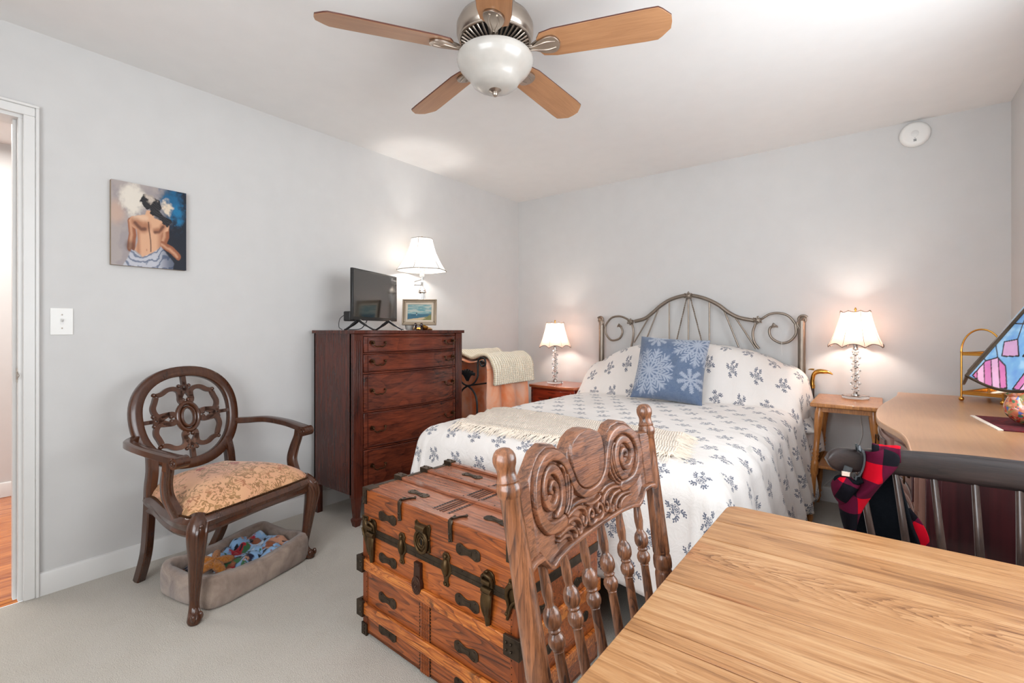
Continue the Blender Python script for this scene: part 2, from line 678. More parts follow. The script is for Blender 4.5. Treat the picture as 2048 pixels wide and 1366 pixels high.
red = x.math('MULTIPLY', x.math('LESS_THAN', vo.outputs['Distance'], 0.17), x.math('GREATER_THAN', x.noise(o, 90, 2), 0.42))
x.col(x.mix(red, c, lin(162, 58, 36)))
x.bump(x.noise(o, 500, 2), 0.3, 0.003)
MAT['damask'] = x.set(0.8, 0, 0, 0.2, 0.3)


def shade_mat(name, c, tr=0.75):
    m = bpy.data.materials.new(name)
    m.use_nodes = True
    t = m.node_tree
    t.nodes.clear()
    out = t.nodes.new('ShaderNodeOutputMaterial')
    mx = t.nodes.new('ShaderNodeMixShader')
    mx.inputs[0].default_value = tr
    d = t.nodes.new('ShaderNodeBsdfDiffuse')
    d.inputs[0].default_value = c
    g = t.nodes.new('ShaderNodeBsdfTranslucent')
    g.inputs[0].default_value = c
    t.links.new(d.outputs[0], mx.inputs[1])
    t.links.new(g.outputs[0], mx.inputs[2])
    t.links.new(mx.outputs[0], out.inputs[0])
    return m


MAT['shade'] = shade_mat('silk_shade', lin(222, 192, 176), 0.42)
MAT['shade_white'] = shade_mat('white_silk_shade', lin(226, 222, 216), 0.45)
MAT['shadetrim'] = plain('shade_trim', lin(128, 108, 98), 0.8)
MAT['crystal'] = glass('crystal', (1, 1, 1, 1), 0.0, 1.5)

# ------------------------------------------------------------ the room
H, RX, BY, NY = 2.44, 3.47, 3.83, -0.95


def struct(m, name, mat, **k):
    return tag(m.build(name, mat, **k), kind='structure')


struct(M().box((0, NY, -0.1), (RX, BY, 0)), 'floor', MAT['carpet'])
struct(M().box((-0.12, NY - 0.12, H), (RX + 0.12, BY + 0.12, H + 0.1)), 'ceiling', MAT['ceiling'])
m = M()
DY0, DY1, DH = -0.48, 0.328, 2.070
m.box((-0.12, DY1, 0), (0, BY + 0.12, H)).box((-0.12, DY0, DH), (0, DY1, H)).box((-0.12, NY - 0.12, 0), (0, DY0, H))
struct(m, 'wall_left', MAT['wall'])
struct(M().box((0, BY, 0), (RX + 0.12, BY + 0.12, H)), 'wall_back', MAT['wall'])


def wall_with_window(name, axis, c0, c1, a0, a1, z0, z1, lo, hi):
    m = M()
    for (u0, u1, p, q) in ((lo, hi, 0, z0), (lo, hi, z1, H), (lo, a0, z0, z1), (a1, hi, z0, z1)):
        if axis == 'x':
            m.box((u0, c0, p), (u1, c1, q))
        else:
            m.box((c0, u0, p), (c1, u1, q))
    struct(m, name, MAT['wall'])


wall_with_window('wall_front', 'x', NY - 0.12, NY, 1.4, 3.3, 0.75, 2.15, 0, RX)
wall_with_window('wall_right', 'y', RX, RX + 0.12, 0.75, 2.45, 0.98, 2.15, NY - 0.12, BY)


def window(name, axis, c, a0, a1, z0, z1, sill):
    fr, pane = M(), M()
    mid, zm, t = (a0 + a1) / 2, (z0 + z1) / 2, 0.045

    def bx(mm, u0, u1, p, q, d=0.02):
        if axis == 'x':
            mm.box((u0, c - d, p), (u1, c + d, q))
        else:
            mm.box((c - d, u0, p), (c + d, u1, q))
    for args in ((a0, a1, z0, z0 + t), (a0, a1, z1 - t, z1), (a0, a0 + t, z0, z1), (a1 - t, a1, z0, z1), (mid - t / 2, mid + t / 2, z0, z1), (a0, a1, zm - t / 2, zm + t / 2)):
        bx(fr, *args)
    bx(pane, a0, a1, z0, z1, 0.003)
    o = struct(fr, name, MAT['trim'])
    p = pane.build('window_pane', MAT['pane'], o)
    s = M()
    if axis == 'x':
        s.box((a0 - 0.05, sill, z0 - 0.03), (a1 + 0.05, sill + 0.06, z0))
    else:
        s.box((sill - 0.06, a0 - 0.05, z0 - 0.03), (sill, a1 + 0.05, z0))
    s.build('window_sill', MAT['trim'], o)


x = N('thin_pane')
tr = x.n('BsdfTransparent')
gl = x.n('BsdfGlossy')
gl.inputs['Roughness'].default_value = 0.02
mx = x.n('MixShader')
mx.inputs[0].default_value = 0.06
x.l(tr.outputs[0], mx.inputs[1])
x.l(gl.outputs[0], mx.inputs[2])
x.l(mx.outputs[0], x.out.inputs[0])
MAT['pane'] = x.m
window('added_window', 'x', NY - 0.05, 1.4, 3.3, 0.75, 2.15, NY)  # unseen window behind the camera, added to light the back of the room
window('window_2', 'y', RX + 0.05, 0.75, 2.45, 0.98, 2.15, RX)


def baseboard(name, p, q, n):
    """from p to q along the wall, n = direction into the room"""
    p, q, n = Vector(p), Vector(q), Vector(n)
    prof = [(0.0, 0.0), (0.014, 0.0), (0.014, 0.088), (0.010, 0.097), (0.004, 0.100), (0.0, 0.100)]
    vs = []
    for e in (p, q):
        for a, z in prof:
            vs.append((e.x + n.x * a, e.y + n.y * a, z))
    k = len(prof)
    fs = [(i, (i + 1) % k, k + (i + 1) % k, k + i) for i in range(k)] + [tuple(range(k)), tuple(range(k, 2 * k))[::-1]]
    struct(M().add(vs, fs), name, MAT['trim'], angle=30)


baseboard('baseboard_left', (0, 0.373, 0), (0, BY, 0), (1, 0, 0))
baseboard('baseboard_back', (0.014, BY, 0), (RX - 0.014, BY, 0), (0, -1, 0))
baseboard('baseboard_right', (RX, NY, 0), (RX, BY, 0), (-1, 0, 0))
baseboard('baseboard_front', (0.014, NY, 0), (RX - 0.014, NY, 0), (0, 1, 0))
# door casing and jamb
m = M()
m.box((0, DY1 - 0.004, 0), (0.016, DY1 + 0.033, DH - 0.004)).box((0, DY1 + 0.033, 0), (0.022, DY1 + 0.045, DH + 0.033))
m.box((0, DY0 - 0.033, 0), (0.016, DY0 + 0.004, DH - 0.004)).box((0, DY0 - 0.045, 0), (0.022, DY0 - 0.033, DH + 0.033))
m.box((0, DY0 - 0.033, DH - 0.004), (0.0161, DY1 + 0.033, DH + 0.033)).box((0, DY0 - 0.045, DH + 0.033), (0.022, DY1 + 0.045, DH + 0.045))
struct(m, 'trim_1', MAT['trim'], bevel=0.003)
m = M()
m.box((-0.125, DY1 - 0.018, 0), (-0.001, DY1, DH - 0.018)).box((-0.125, DY0, 0), (-0.001, DY0 + 0.018, DH - 0.018)).box((-0.125, DY0, DH - 0.018), (-0.001, DY1, DH))
m.box((-0.075, DY1 - 0.03, 0), (-0.04, DY1 - 0.018, DH - 0.018)).box((-0.075, DY0 + 0.018, 0), (-0.04, DY0 + 0.03, DH - 0.018))
jam = struct(m, 'trim_2', MAT['trim'], bevel=0.002)
M().box((-0.036, DY1 - 0.0205, 0.93), (-0.003, DY1 - 0.0175, 0.99)).tube(cr([(-0.004, DY1 - 0.019, 0.975), (0.007, DY1 - 0.021, 0.973), (0.012, DY1 - 0.016, 0.96), (0.007, DY1 - 0.021, 0.947), (-0.004, DY1 - 0.019, 0.945)], 4), 0.0016, 6).build('strike_plate', MAT['nickel'], jam)
# hallway seen through the doorway
m = M()
for i in range(34):
    m.box((-2.2 + 0.0625 * i, -2.0, -0.03), (-2.2 + 0.0625 * i + 0.0617, 2.0, -0.002), att=(i * 0.37) % 1 + 0.1)
struct(m, 'floor_hall', MAT['hall_floor'], bevel=0.001)
struct(M().box((-1.98, -2.0, 0), (-1.9, 2.0, H)), 'wall_hall', MAT['wall'])
struct(M().box((-1.9, 1.5, 0), (-0.12, 1.58, H)).box((-1.9, -1.98, 0), (-0.12, -1.9, H)), 'wall_hall_ends', MAT['wall'])
struct(M().box((-2.0, -2.0, H), (-0.12, 1.6, H + 0.1)), 'ceiling_hall', MAT['ceiling'])
baseboard('baseboard_hall', (-1.9, -1.9, 0), (-1.9, 1.5, 0), (1, 0, 0))


# ------------------------------------------------------------ things on the walls and ceiling
def ceiling_fan():
    cx, cy = 1.672, 1.453
    t = thing('ceiling_fan', 'brushed nickel ceiling fan with five light wood blades and frosted bowl light', 'ceiling fan', (cx, cy, 2.44))
    m = M().lathe([(0.0, 0), (0.085, 0), (0.085, -0.018), (0.068, -0.03), (0.10, -0.04), (0.14, -0.06), (0.152, -0.085), (0.152, -0.118), (0.146, -0.134), (0.138, -0.142)], n=48)
    m.build('motor_housing', MAT['nickel'], t)
    # vented underside: ring, ribs and dark inside
    m = M().lathe([(0.0, -0.138), (0.134, -0.138), (0.134, -0.141), (0.0, -0.150)], n=48)
    m.build('motor_core', MAT['dark'], t)
    m = M()
    for k in range(40):
        a = 2 * PI * k / 40
        m.tube([(0.137 * math.cos(a), 0.137 * math.sin(a), -0.142), (0.112 * math.cos(a), 0.112 * math.sin(a), -0.154), (0.078 * math.cos(a), 0.078 * math.sin(a), -0.166)], (0.0042, 0.0032), 6, up=(0, 0, 1))
    m.tube([(0.139 * math.cos(2 * PI * k / 48), 0.139 * math.sin(2 * PI * k / 48), -0.142) for k in range(48)], 0.006, 8, closed=True)
    m.tube([(0.078 * math.cos(2 * PI * k / 48), 0.078 * math.sin(2 * PI * k / 48), -0.166) for k in range(48)], 0.005, 8, closed=True)
    m.build('vent_ring', MAT['nickel'], t)
    M().lathe([(0.0, -0.145), (0.072, -0.145), (0.074, -0.168), (0.062, -0.172), (0.062, -0.19), (0.0, -0.19)], n=36).build('flywheel', MAT['blackplastic'], t)
    M().lathe([(0.0, -0.176), (0.058, -0.176), (0.066, -0.19), (0.066, -0.204), (0.10, -0.208), (0.128, -0.212), (0.128, -0.218), (0.0, -0.218)], n=36).build('light_fitter', MAT['nickel'], t)
    prof = [(0.118, -0.202), (0.134, -0.200), (0.145, -0.203), (0.1505, -0.211), (0.1515, -0.222), (0.148, -0.236), (0.139, -0.252), (0.126, -0.267), (0.113, -0.279), (0.104, -0.289), (0.098, -0.299), (0.090, -0.311), (0.076, -0.322), (0.056, -0.330), (0.028, -0.334), (0.0, -0.335)]
    M().lathe(prof, n=56).build('light_bowl', MAT['frost'], t)
    M().lathe([(0.0, -0.326), (0.024, -0.328), (0.025, -0.334), (0.016, -0.340), (0.011, -0.342), (0.012, -0.350), (0.008, -0.358), (0.0, -0.362)], n=20).build('finial', MAT['nickel'], t)
    L0, L1 = 0.19, 0.665
    out = [(L0 - 0.015, -0.030), (L0, -0.052), (L0 + 0.05, -0.062), (L1 - 0.09, -0.070), (L1 - 0.045, -0.069), (L1 - 0.030, -0.058), (L1, -0.028), (L1 + 0.003, 0.0), (L1, 0.028), (L1 - 0.030, 0.058), (L1 - 0.045, 0.069), (L1 - 0.09, 0.070), (L0 + 0.05, 0.062), (L0, 0.052), (L0 - 0.015, 0.030)]
    for k in range(5):
        a = math.radians(-52.3 + 1.2 + 72 * k)
        mt = Matrix.Rotation(a, 4, 'Z') @ Matrix.Translation((0, 0, -0.184)) @ Matrix.Rotation(math.radians(-14), 4, 'X')
        b = M().prism(out, -0.003, 0.003).build('blade', MAT['blade'], t, bevel=0.001)
        b.matrix_local = mt
        M().prism([(p[0] * 1.0, p[1] * 1.012) for p in out], -0.0018, 0.0034).build('blade_top', MAT['bladeedge'], b)
        # bracket: leaf plate below the blade with two raised ribs and an arm to the hub
        leaf = cr([(0.145, 0, 0), (0.165, 0.016, 0), (0.20, 0.034, 0), (0.232, 0.038, 0), (0.252, 0.026, 0), (0.262, 0, 0), (0.252, -0.026, 0), (0.232, -0.038, 0), (0.20, -0.034, 0), (0.165, -0.016, 0)], 5, True)
        m = M().prism([(p.x, p.y) for p in leaf], -0.012, -0.004)
        m.tube(leaf + [leaf[0]], 0.0035, 6)
        for i in range(len(leaf)):
            pass
        for sy in (-1, 1):
            m.tube(cr([(0.10, 0.004 * sy, -0.010), (0.16, 0.008 * sy, -0.013), (0.21, 0.018 * sy, -0.013), (0.246, 0.013 * sy, -0.012)], 5), 0.0042, 6)
        m.tube(cr([(0.06, 0, 0.012), (0.09, 0, 0.006), (0.12, 0, -0.004), (0.155, 0, -0.008)], 4), (0.014, 0.006), 8, up=(0, 0, 1))
        m.build('blade_bracket', MAT['nickel'], b, bevel=0.001)
    return t


ceiling_fan()

t = thing('smoke_detector', 'round white smoke detector high on the back wall', 'smoke detector', (3.055, BY, 2.352))
RXm = Matrix.Rotation(PI / 2, 4, 'X')
M().lathe([(0.0, 0), (0.062, 0), (0.075, 0.006), (0.075, 0.020), (0.066, 0.031), (0.055, 0.034), (0.0, 0.036)], n=40, mat=RXm).build('housing', MAT['white'], t)
M().lathe([(0.0, 0.034), (0.019, 0.034), (0.019, 0.037), (0.017, 0.038), (0.0, 0.038)], n=24, mat=RXm).build('test_button', MAT['trim'], t)
m = M()
for k in range(3):
    m.box((-0.007, -0.0372, -0.047 + k * 0.005), (0.007, -0.035, -0.045 + k * 0.005))
m.box((-0.0012, -0.0375, -0.030), (0.0012, -0.035, -0.027))
m.build('sounder_slots', MAT['blackplastic'], t)

t = thing('light_switch', 'white toggle switch plate on the left wall beside the door casing', 'light switch', (0, 0.446, 1.19))
M().box((0, -0.038, -0.060), (0.005, 0.038, 0.060)).build('wall_plate', MAT['white'], t, bevel=0.004, seg=3)
M().box((0.0045, -0.006, -0.013), (0.0062, 0.006, 0.013)).tube([(0.004, 0, 0), (0.012, 0, 0.006), (0.017, 0, 0.010)], [0.0045, 0.004, 0.0035], 8).build('toggle', MAT['trim'], t)
for z_ in (-0.030, 0.030):
    M().ball((0.005, 0, z_), (0.0014, 0.0032, 0.0032), 10, 6).build('screw', MAT['nickel'], t)


def fbm(X, Y, s, seed=0, o=4):
    """cheap smooth value noise on arrays"""
    rs = np.random.RandomState(seed)
    T = rs.rand(64, 64)
    out = np.zeros_like(X)
    amp = 0.5
    for k in range(o):
        u, v = (X * s * 2 ** k) % 64, (Y * s * 2 ** k) % 64
        i, j = np.floor(u).astype(int), np.floor(v).astype(int)
        fu, fv = u - i, v - j
        fu, fv = fu * fu * (3 - 2 * fu), fv * fv * (3 - 2 * fv)
        i2, j2 = (i + 1) % 64, (j + 1) % 64
        i, j = i % 64, j % 64
        out += amp * (T[i, j] * (1 - fu) * (1 - fv) + T[i2, j] * fu * (1 - fv) + T[i, j2] * (1 - fu) * fv + T[i2, j2] * fu * fv)
        amp *= 0.5
    return out / (1 - 0.5 ** o)


def L3(r, g, b):
    return np.array(lin(r, g, b)[:3])


def blend(c, mask, col):
    mask = np.clip(mask, 0, 1)[..., None]
    return c * (1 - mask) + col * mask


def sstep(a, b, x):
    t = np.clip((x - a) / (b - a), 0, 1)
    return t * t * (3 - 2 * t)


def seg_d(X, Y, pts):
    d = np.full_like(X, 9.0)
    for (a, b) in zip(pts[:-1], pts[1:]):
        ax, ay, bx, by = a[0], a[1], b[0], b[1]
        L = (bx - ax) ** 2 + (by - ay) ** 2 + 1e-12
        t = np.clip(((X - ax) * (bx - ax) + (Y - ay) * (by - ay)) / L, 0, 1)
        d = np.minimum(d, np.hypot(X - ax - t * (bx - ax), Y - ay - t * (by - ay)))
    return d


def inpoly(X, Y, pts):
    r = np.zeros(X.shape, bool)
    n = len(pts)
    for i in range(n):
        x1, y1 = pts[i][0], pts[i][1]
        x2, y2 = pts[(i + 1) % n][0], pts[(i + 1) % n][1]
        if y1 == y2:
            continue
        c = ((y1 > Y) != (y2 > Y)) & (X < (x2 - x1) * (Y - y1) / (y2 - y1) + x1)
        r ^= c
    return r


def polym(X, Y, pts, soft=0.01):
    ins = inpoly(X, Y, pts)
    d = seg_d(X, Y, list(pts) + [pts[0]])
    return sstep(-soft, soft, np.where(ins, d, -d))


def paint_figure():
    n, k = 190, 236
    U, V = np.meshgrid(np.linspace(0, 1, n), np.linspace(0, 1, k))
    # X right, Y down, in a 0..1 x 0..1 picture
    X, Y = U, V
    nz, n2 = fbm(X, Y, 6, 1), fbm(X, Y * 1.0, 18, 2)
    X = X + (nz - 0.5) * 0.02
    Y = Y + (n2 - 0.5) * 0.02
    c = np.zeros(X.shape + (3,)) + L3(176, 164, 160)
    c = blend(c, sstep(0.45, 0.65, nz) * 0.5, L3(150, 142, 146))
    c = blend(c, sstep(0.16, 0.05, np.hypot(X - 0.06, (Y - 0.38) * 0.8)) * 0.7, L3(208, 172, 150))
    c = blend(c, sstep(0.20, 0.10, np.hypot(X - 0.27, (Y - 0.2) * 0.9) + (n2 - 0.5) * 0.12), L3(232, 222, 208))
    # dark right side with blue strokes
    c = blend(c, sstep(0.52, 0.74, X + (nz - 0.5) * 0.3 + (Y - 0.5) * 0.1), L3(12, 20, 36))
    c = blend(c, sstep(0.20, 0.08, np.hypot((X - 0.78), (Y - 0.18) * 0.75) + (n2 - 0.5) * 0.2), L3(8, 96, 140))
    c = blend(c, sstep(0.12, 0.05, np.hypot((X - 0.88), (Y - 0.3) * 0.8) + (n2 - 0.5) * 0.12) * 0.8, L3(14, 120, 168))
    c = blend(c, sstep(0.10, 0.05, np.hypot((X - 0.72), (Y - 0.24) * 0.8) + (n2 - 0.5) * 0.12), L3(232, 214, 190))
    c = blend(c, sstep(0.5, 0.62, n2) * sstep(0.5, 0.7, X) * sstep(0.65, 0.3, Y) * 0.25, L3(20, 90, 130))
    skin, shd, dk = L3(224, 172, 136), L3(156, 92, 60), L3(72, 36, 26)
    # left arm and right arm
    for pts, w in (([(0.25, 0.46), (0.27, 0.62), (0.245, 0.78)], 0.055), ([(0.70, 0.46), (0.70, 0.60), (0.66, 0.70)], 0.06), ([(0.66, 0.70), (0.78, 0.75), (0.88, 0.83)], 0.05)):
        d = seg_d(X, Y, pts)
        c = blend(c, sstep(w, w - 0.015, d), shd)
        c = blend(c, sstep(w * 0.6, 0.0, seg_d(X, Y, [(p[0] - 0.012, p[1]) for p in pts])) * 0.7, skin)
    c = blend(c, sstep(0.1, 0.02, np.hypot(X - 0.24, (Y - 0.76))) * 0.6, dk)
    body = [(0.22, 0.45), (0.25, 0.40), (0.36, 0.375), (0.43, 0.36), (0.45, 0.30), (0.53, 0.30), (0.55, 0.38), (0.68, 0.42), (0.75, 0.46), (0.74, 0.52), (0.66, 0.56), (0.64, 0.68), (0.66, 0.78), (0.40, 0.88), (0.29, 0.80), (0.335, 0.68), (0.32, 0.55), (0.26, 0.52)]
    bm = polym(X, Y, body, 0.008)
    bc = np.zeros_like(c) + skin
    bc = blend(bc, sstep(0.10, 0.02, seg_d(X, Y, [(0.30, 0.46), (0.40, 0.52), (0.44, 0.50)])) * 0.75, shd)
    bc = blend(bc, sstep(0.035, 0.005, seg_d(X, Y, [(0.30, 0.47), (0.38, 0.54), (0.43, 0.53)])) * 0.7, dk)
    bc = blend(bc, sstep(0.06, 0.01, seg_d(X, Y, [(0.57, 0.54), (0.64, 0.52), (0.68, 0.46)])) * 0.8, shd)
    bc = blend(bc, sstep(0.03, 0.005, seg_d(X, Y, [(0.56, 0.56), (0.62, 0.55), (0.67, 0.48)])) * 0.7, dk)
    bc = blend(bc, sstep(0.10, 0.0, np.abs(X - 0.66)) * 0.7 * sstep(0.5, 0.6, Y), shd)
    bc = blend(bc, sstep(0.05, 0.0, np.abs(X - 0.335)) * 0.6 * sstep(0.52, 0.6, Y), shd)
    bc = blend(bc, sstep(0.014, 0.002, seg_d(X, Y, [(0.475, 0.45), (0.49, 0.60), (0.50, 0.80)])) * 0.85, dk)
    bc = blend(bc, sstep(0.012, 0.004, np.hypot(X - 0.445, (Y - 0.79) * 0.6)) * 0.5, shd)
    bc = blend(bc, sstep(0.06, 0.0, seg_d(X, Y, [(0.30, 0.40), (0.44, 0.40)])) * 0.4, L3(244, 214, 184))
    c = c * (1 - bm[..., None]) + bc * bm[..., None]
    # hair: tied-up head and a sweep to the right shoulder
    hair = np.minimum(seg_d(X, Y, [(0.45, 0.20), (0.53, 0.19), (0.57, 0.26)]) - 0.075, seg_d(X, Y, [(0.55, 0.27), (0.64, 0.36), (0.74, 0.42)]) - 0.045)
    c = blend(c, sstep(0.010, -0.004, hair + (n2 - 0.5) * 0.09), L3(20, 18, 24))
    c = blend(c, sstep(0.05, 0.01, seg_d(X, Y, [(0.46, 0.15), (0.54, 0.14)]) + (n2 - 0.5) * 0.1), L3(206, 190, 176))
    st = np.sin((X * 0.9 - Y * 1.1) * 190 + nz * 22)
    c = blend(c, sstep(0.6, 1.0, st) * sstep(0.0, -0.02, hair) * 0.28, L3(110, 104, 108))
    # cloth
    cl = [(0.20, 0.92), (0.25, 0.80), (0.38, 0.88), (0.52, 0.82), (0.64, 0.73), (0.72, 0.80), (0.82, 0.92), (0.80, 1.02), (0.14, 1.02)]
    cm = polym(X, Y, cl, 0.01)
    fold = np.sin((Y * 1.5 + (X - 0.35) ** 2 * 1.6 + (nz - 0.5) * 0.35) * 40 + 3 * n2)
    cc = blend(np.zeros_like(c) + L3(196, 196, 204), sstep(0.1, 1.0, fold) * 0.8, L3(78, 94, 122))
    cc = blend(cc, sstep(0.55, 0.8, X) * 0.8, L3(40, 58, 88))
    c = c * (1 - cm[..., None]) + cc * cm[..., None]
    c = c * 0.86
    return n, k, c


# canvas on the left wall
t = thing('canvas_painting', 'unframed canvas painting of a bare-backed woman wrapped in white cloth', 'painting', (0.0, 0.765, 1.662))
W_, H_ = 0.306, 0.402
n, k, c = paint_figure()
m = M().grid(lambda u, v: (0.0262, -W_ / 2 + W_ * u, -H_ / 2 + H_ * v), n, k)
ob = m.build('painted_face', vcol('oil_paint', 0.55, 0.15, 120), t)
colors(ob, c[::-1].reshape(-1, 3))
M().box((0.0, -W_ / 2, -H_ / 2), (0.026, W_ / 2, H_ / 2)).build('stretched_canvas', plain('canvas_edge', lin(150, 132, 112), 0.9), t, bevel=0.002)

# ------------------------------------------------------------ armchair with oval fretwork back
RECT = [(-1, -0.75), (-0.75, -1), (0.75, -1), (1, -0.75), (1, 0.75), (0.75, 1), (-0.75, 1), (-1, 0.75)]


def armchair():
    t = thing('armchair', 'carved walnut armchair with oval fretwork back and floral gold seat', 'armchair', (0.668, 0.99, 0), math.radians(15.3))
    W = MAT['walnut']
    # seat outline, local x forward
    pts = [(0.02, -0.285), (0.045, -0.16), (0.05, 0), (0.045, 0.16), (0.02, 0.285), (-0.06, 0.305), (-0.20, 0.275), (-0.36, 0.22), (-0.455, 0.195), (-0.48, 0.10), (-0.485, 0), (-0.48, -0.10), (-0.455, -0.195), (-0.36, -0.22), (-0.20, -0.275), (-0.06, -0.305)]
    out = cr([(a, b, 0) for a, b in pts], 6, True)
    n = len(out)
    cen = Vector((-0.22, 0, 0))

    def off(p, d):
        q = p - cen
        return cen + q * ((q.length + d) / q.length)
    rail = [(-0.030, 0.335), (0.0, 0.338), (0.006, 0.348), (0.002, 0.362), (0.010, 0.376), (0.014, 0.392), (0.006, 0.408), (-0.002, 0.414), (-0.030, 0.416)]
    vs, fs = [], []
    for i, p in enumerate(out):
        # scalloped lower edge: lower near the legs, raised between
        a = abs(p.y) / 0.3
        lift = 0.018 * (1 - a ** 2) if p.x > 0 else 0.0
        for j, (d, z) in enumerate(rail):
            q = off(p, d)
            vs.append((q.x, q.y, z + (lift if z < 0.37 else lift * 0.3)))
    k = len(rail)
    for i in range(n):
        i2 = (i + 1) % n
        for j in range(k):
            j2 = (j + 1) % k
            fs.append((i * k + j, i2 * k + j, i2 * k + j2, i * k + j2))
    M().add(vs, fs).build('seat_rail', W, t, angle=35)

    def dome(u, v):
        p = out[int(round(u * n)) % n]
        r = 1 - v
        q = cen + (p - cen) * (r * 0.985)
        h = 0.012 + 0.095 * (1 - r ** 3.2) if r < 0.999 else 0
        return (q.x, q.y, 0.408 + h)
    m = M().grid(dome, n, 14, cu=True)
    m.build('seat', MAT['damask'], t, sub=1)
    m = M()
    tr = [off(p, -0.004) for p in out]
    L = 0
    acc = []
    for i in range(n):
        a, b = tr[i], tr[(i + 1) % n]
        s_ = (b - a).length
        kk = max(1, int(round(s_ / 0.0085)))
        for j in range(kk):
            acc.append(a.lerp(b, j / kk))
    for p in acc:
        lift = 0.006 * (1 - (abs(p.y) / 0.3) ** 2) if p.x > 0 else 0
        m.ball((p.x, p.y, 0.417 + lift), 0.0046, 6, 4)
    tag(m.build('nailhead_trim', MAT['pull'], t), kind='stuff')
    # legs
    for s in (-1, 1):
        c = cr([(-0.005, 0.262 * s, 0.405), (0.016, 0.285 * s, 0.375), (0.022, 0.293 * s, 0.33), (0.012, 0.288 * s, 0.25), (-0.002, 0.283 * s, 0.15), (-0.012, 0.279 * s, 0.07), (-0.004, 0.284 * s, 0.035), (0.010, 0.292 * s, 0.014), (0.012, 0.293 * s, 0.0)], 5)
        r = crs([0.036, 0.036, 0.034, 0.027, 0.021, 0.017, 0.021, 0.026, 0.020], 5)
        m = M().tube(c, r, 12)
        # ridges and the carved knee
        for dy in (-0.5, 0.5):
            m.tube([p + Vector((rr * 0.82, dy * rr * 1.0, 0)) for p, rr in zip(c[2:-6], r[2:-6])], [rr * 0.22 for rr in r[2:-6]], 6)
        for q in range(7):
            m.ball((0.050 - q * 0.0030, 0.290 * s, 0.385 - q * 0.017), (0.006, 0.009 - q * 0.0007, 0.009), 8, 6)
        for e in (-1, 1):
            m.ball((0.026, (0.293 * s) + e * 0.015, 0.030), (0.012, 0.009, 0.016), 8, 6)
        m.build('leg', W, t)
        c = cr([(-0.43, 0.195 * s, 0.405), (-0.445, 0.192 * s, 0.28), (-0.475, 0.186 * s, 0.14), (-0.545, 0.175 * s, 0.0)], 6)
        M().tube(c, (0.021, 0.018), up=(0, 1, 0), sect=RECT).build('leg', W, t)
    # back
    lean = math.radians(12)
    up = Vector((-math.sin(lean), 0, math.cos(lean)))
    C0 = Vector((-0.475, 0, 0.730))
    nrm = Vector((math.cos(lean), 0, math.sin(lean)))

    def bp(a, b, c=0.0):
        return C0 + Vector((0, a, 0)) + up * b + nrm * c
    ring = []
    for k in range(64):
        a = 2 * PI * k / 64
        ca, sa = math.cos(a), math.sin(a)
        ex = 2 / 2.25
        y = 0.229 * math.copysign(abs(ca) ** ex, ca)
        z = 0.222 * math.copysign(abs(sa) ** ex, sa)
        y *= 1 + 0.05 * (z / 0.22)
        ring.append((y, z))
    S = [(-1, -0.9), (-0.9, -1), (0.9, -1), (1, -0.9), (1, 0.35), (0.8, 0.75), (0.45, 0.8), (0.25, 1.15), (-0.2, 1.2), (-0.4, 0.85), (-0.75, 0.75), (-1, 0.4)]
    # section: across the ring in its plane = A, out of plane = B
    m = M().tube([bp(a, b) for a, b in ring], (0.024, 0.021), closed=True, up=tuple(nrm), sect=[(p[0], -p[1]) for p in S])
    m.build('back_frame', W, t, angle=50)
    # fretwork
    m = M()
    FS = [(-1, -1), (1, -1), (1, 0.6), (0.6, 1), (-0.6, 1), (-1, 0.6)]
    FS = [(p[0], -p[1]) for p in FS]

    def bar(pts, w=0.0108, d=0.009, n=5):
        c = cr([bp(a, b) for a, b in pts], n)
        m.tube(c, (w, d), up=tuple(nrm), sect=FS)
    for rx, rz, w_ in ((0.050, 0.066, 0.011), (0.031, 0.046, 0.008)):
        m.tube([bp(rx * math.cos(2 * PI * k / 36), rz * math.sin(2 * PI * k / 36), 0.003) for k in range(36)], (w_, 0.012), closed=True, up=tuple(nrm), n=10)

    def T(p, q, swap):
        # quadrant symmetry (p, q = signs), swap exchanges the two axes
        return (lambda a, b: (p * a, q * b)) if not swap else (lambda a, b: (p * b, q * a))
    for p in (-1, 1):
        for q in (-1, 1):
            f = lambda a, b: (p * a, q * b)
            # from the curl by the medallion, out and round to the scroll between the arms (vertical pair)
            bar([f(0.006, 0.074), f(0.018, 0.070), f(0.027, 0.082), f(0.024, 0.102), f(0.004, 0.132), f(0.000, 0.140)])
            bar([f(0.027, 0.086), f(0.026, 0.108), f(0.030, 0.128), f(0.050, 0.140), f(0.080, 0.138), f(0.108, 0.122), f(0.132, 0.116)])
            bar([f(0.000, 0.128), f(0.015, 0.145), f(0.022, 0.153)], 0.006)
            bar([f(0.014, 0.144), f(0.003, 0.160), f(0.002, 0.172)], 0.006)
            # horizontal pair
            bar([f(0.062, 0.004), f(0.064, 0.018), f(0.080, 0.024), f(0.100, 0.018), f(0.128, 0.003), f(0.134, 0.0)])
            bar([f(0.084, 0.024), f(0.110, 0.022), f(0.134, 0.020), f(0.148, 0.036), f(0.152, 0.060), f(0.142, 0.086), f(0.134, 0.108)])
            bar([f(0.126, 0.000), f(0.146, 0.011), f(0.154, 0.020)], 0.006)
            bar([f(0.146, 0.010), f(0.164, 0.002), f(0.178, 0.002)], 0.006)
            for a, b, r_ in ((0.012, 0.083, 0.0095), (0.024, 0.152, 0.009), (0.076, 0.010, 0.0095), (0.154, 0.022, 0.009), (0.140, 0.121, 0.010), (0.130, 0.110, 0.009)):
                P = bp(*f(a, b))
                m.ball((P.x, P.y, P.z), (0.011, r_, r_), 10, 8)
    for q in (-1, 1):
        bar([(0, q * 0.158), (0, q * 0.180), (0, q * 0.210)], 0.011)
        bar([(q * 0.166, 0), (q * 0.19, 0), (q * 0.232, 0)], 0.009)
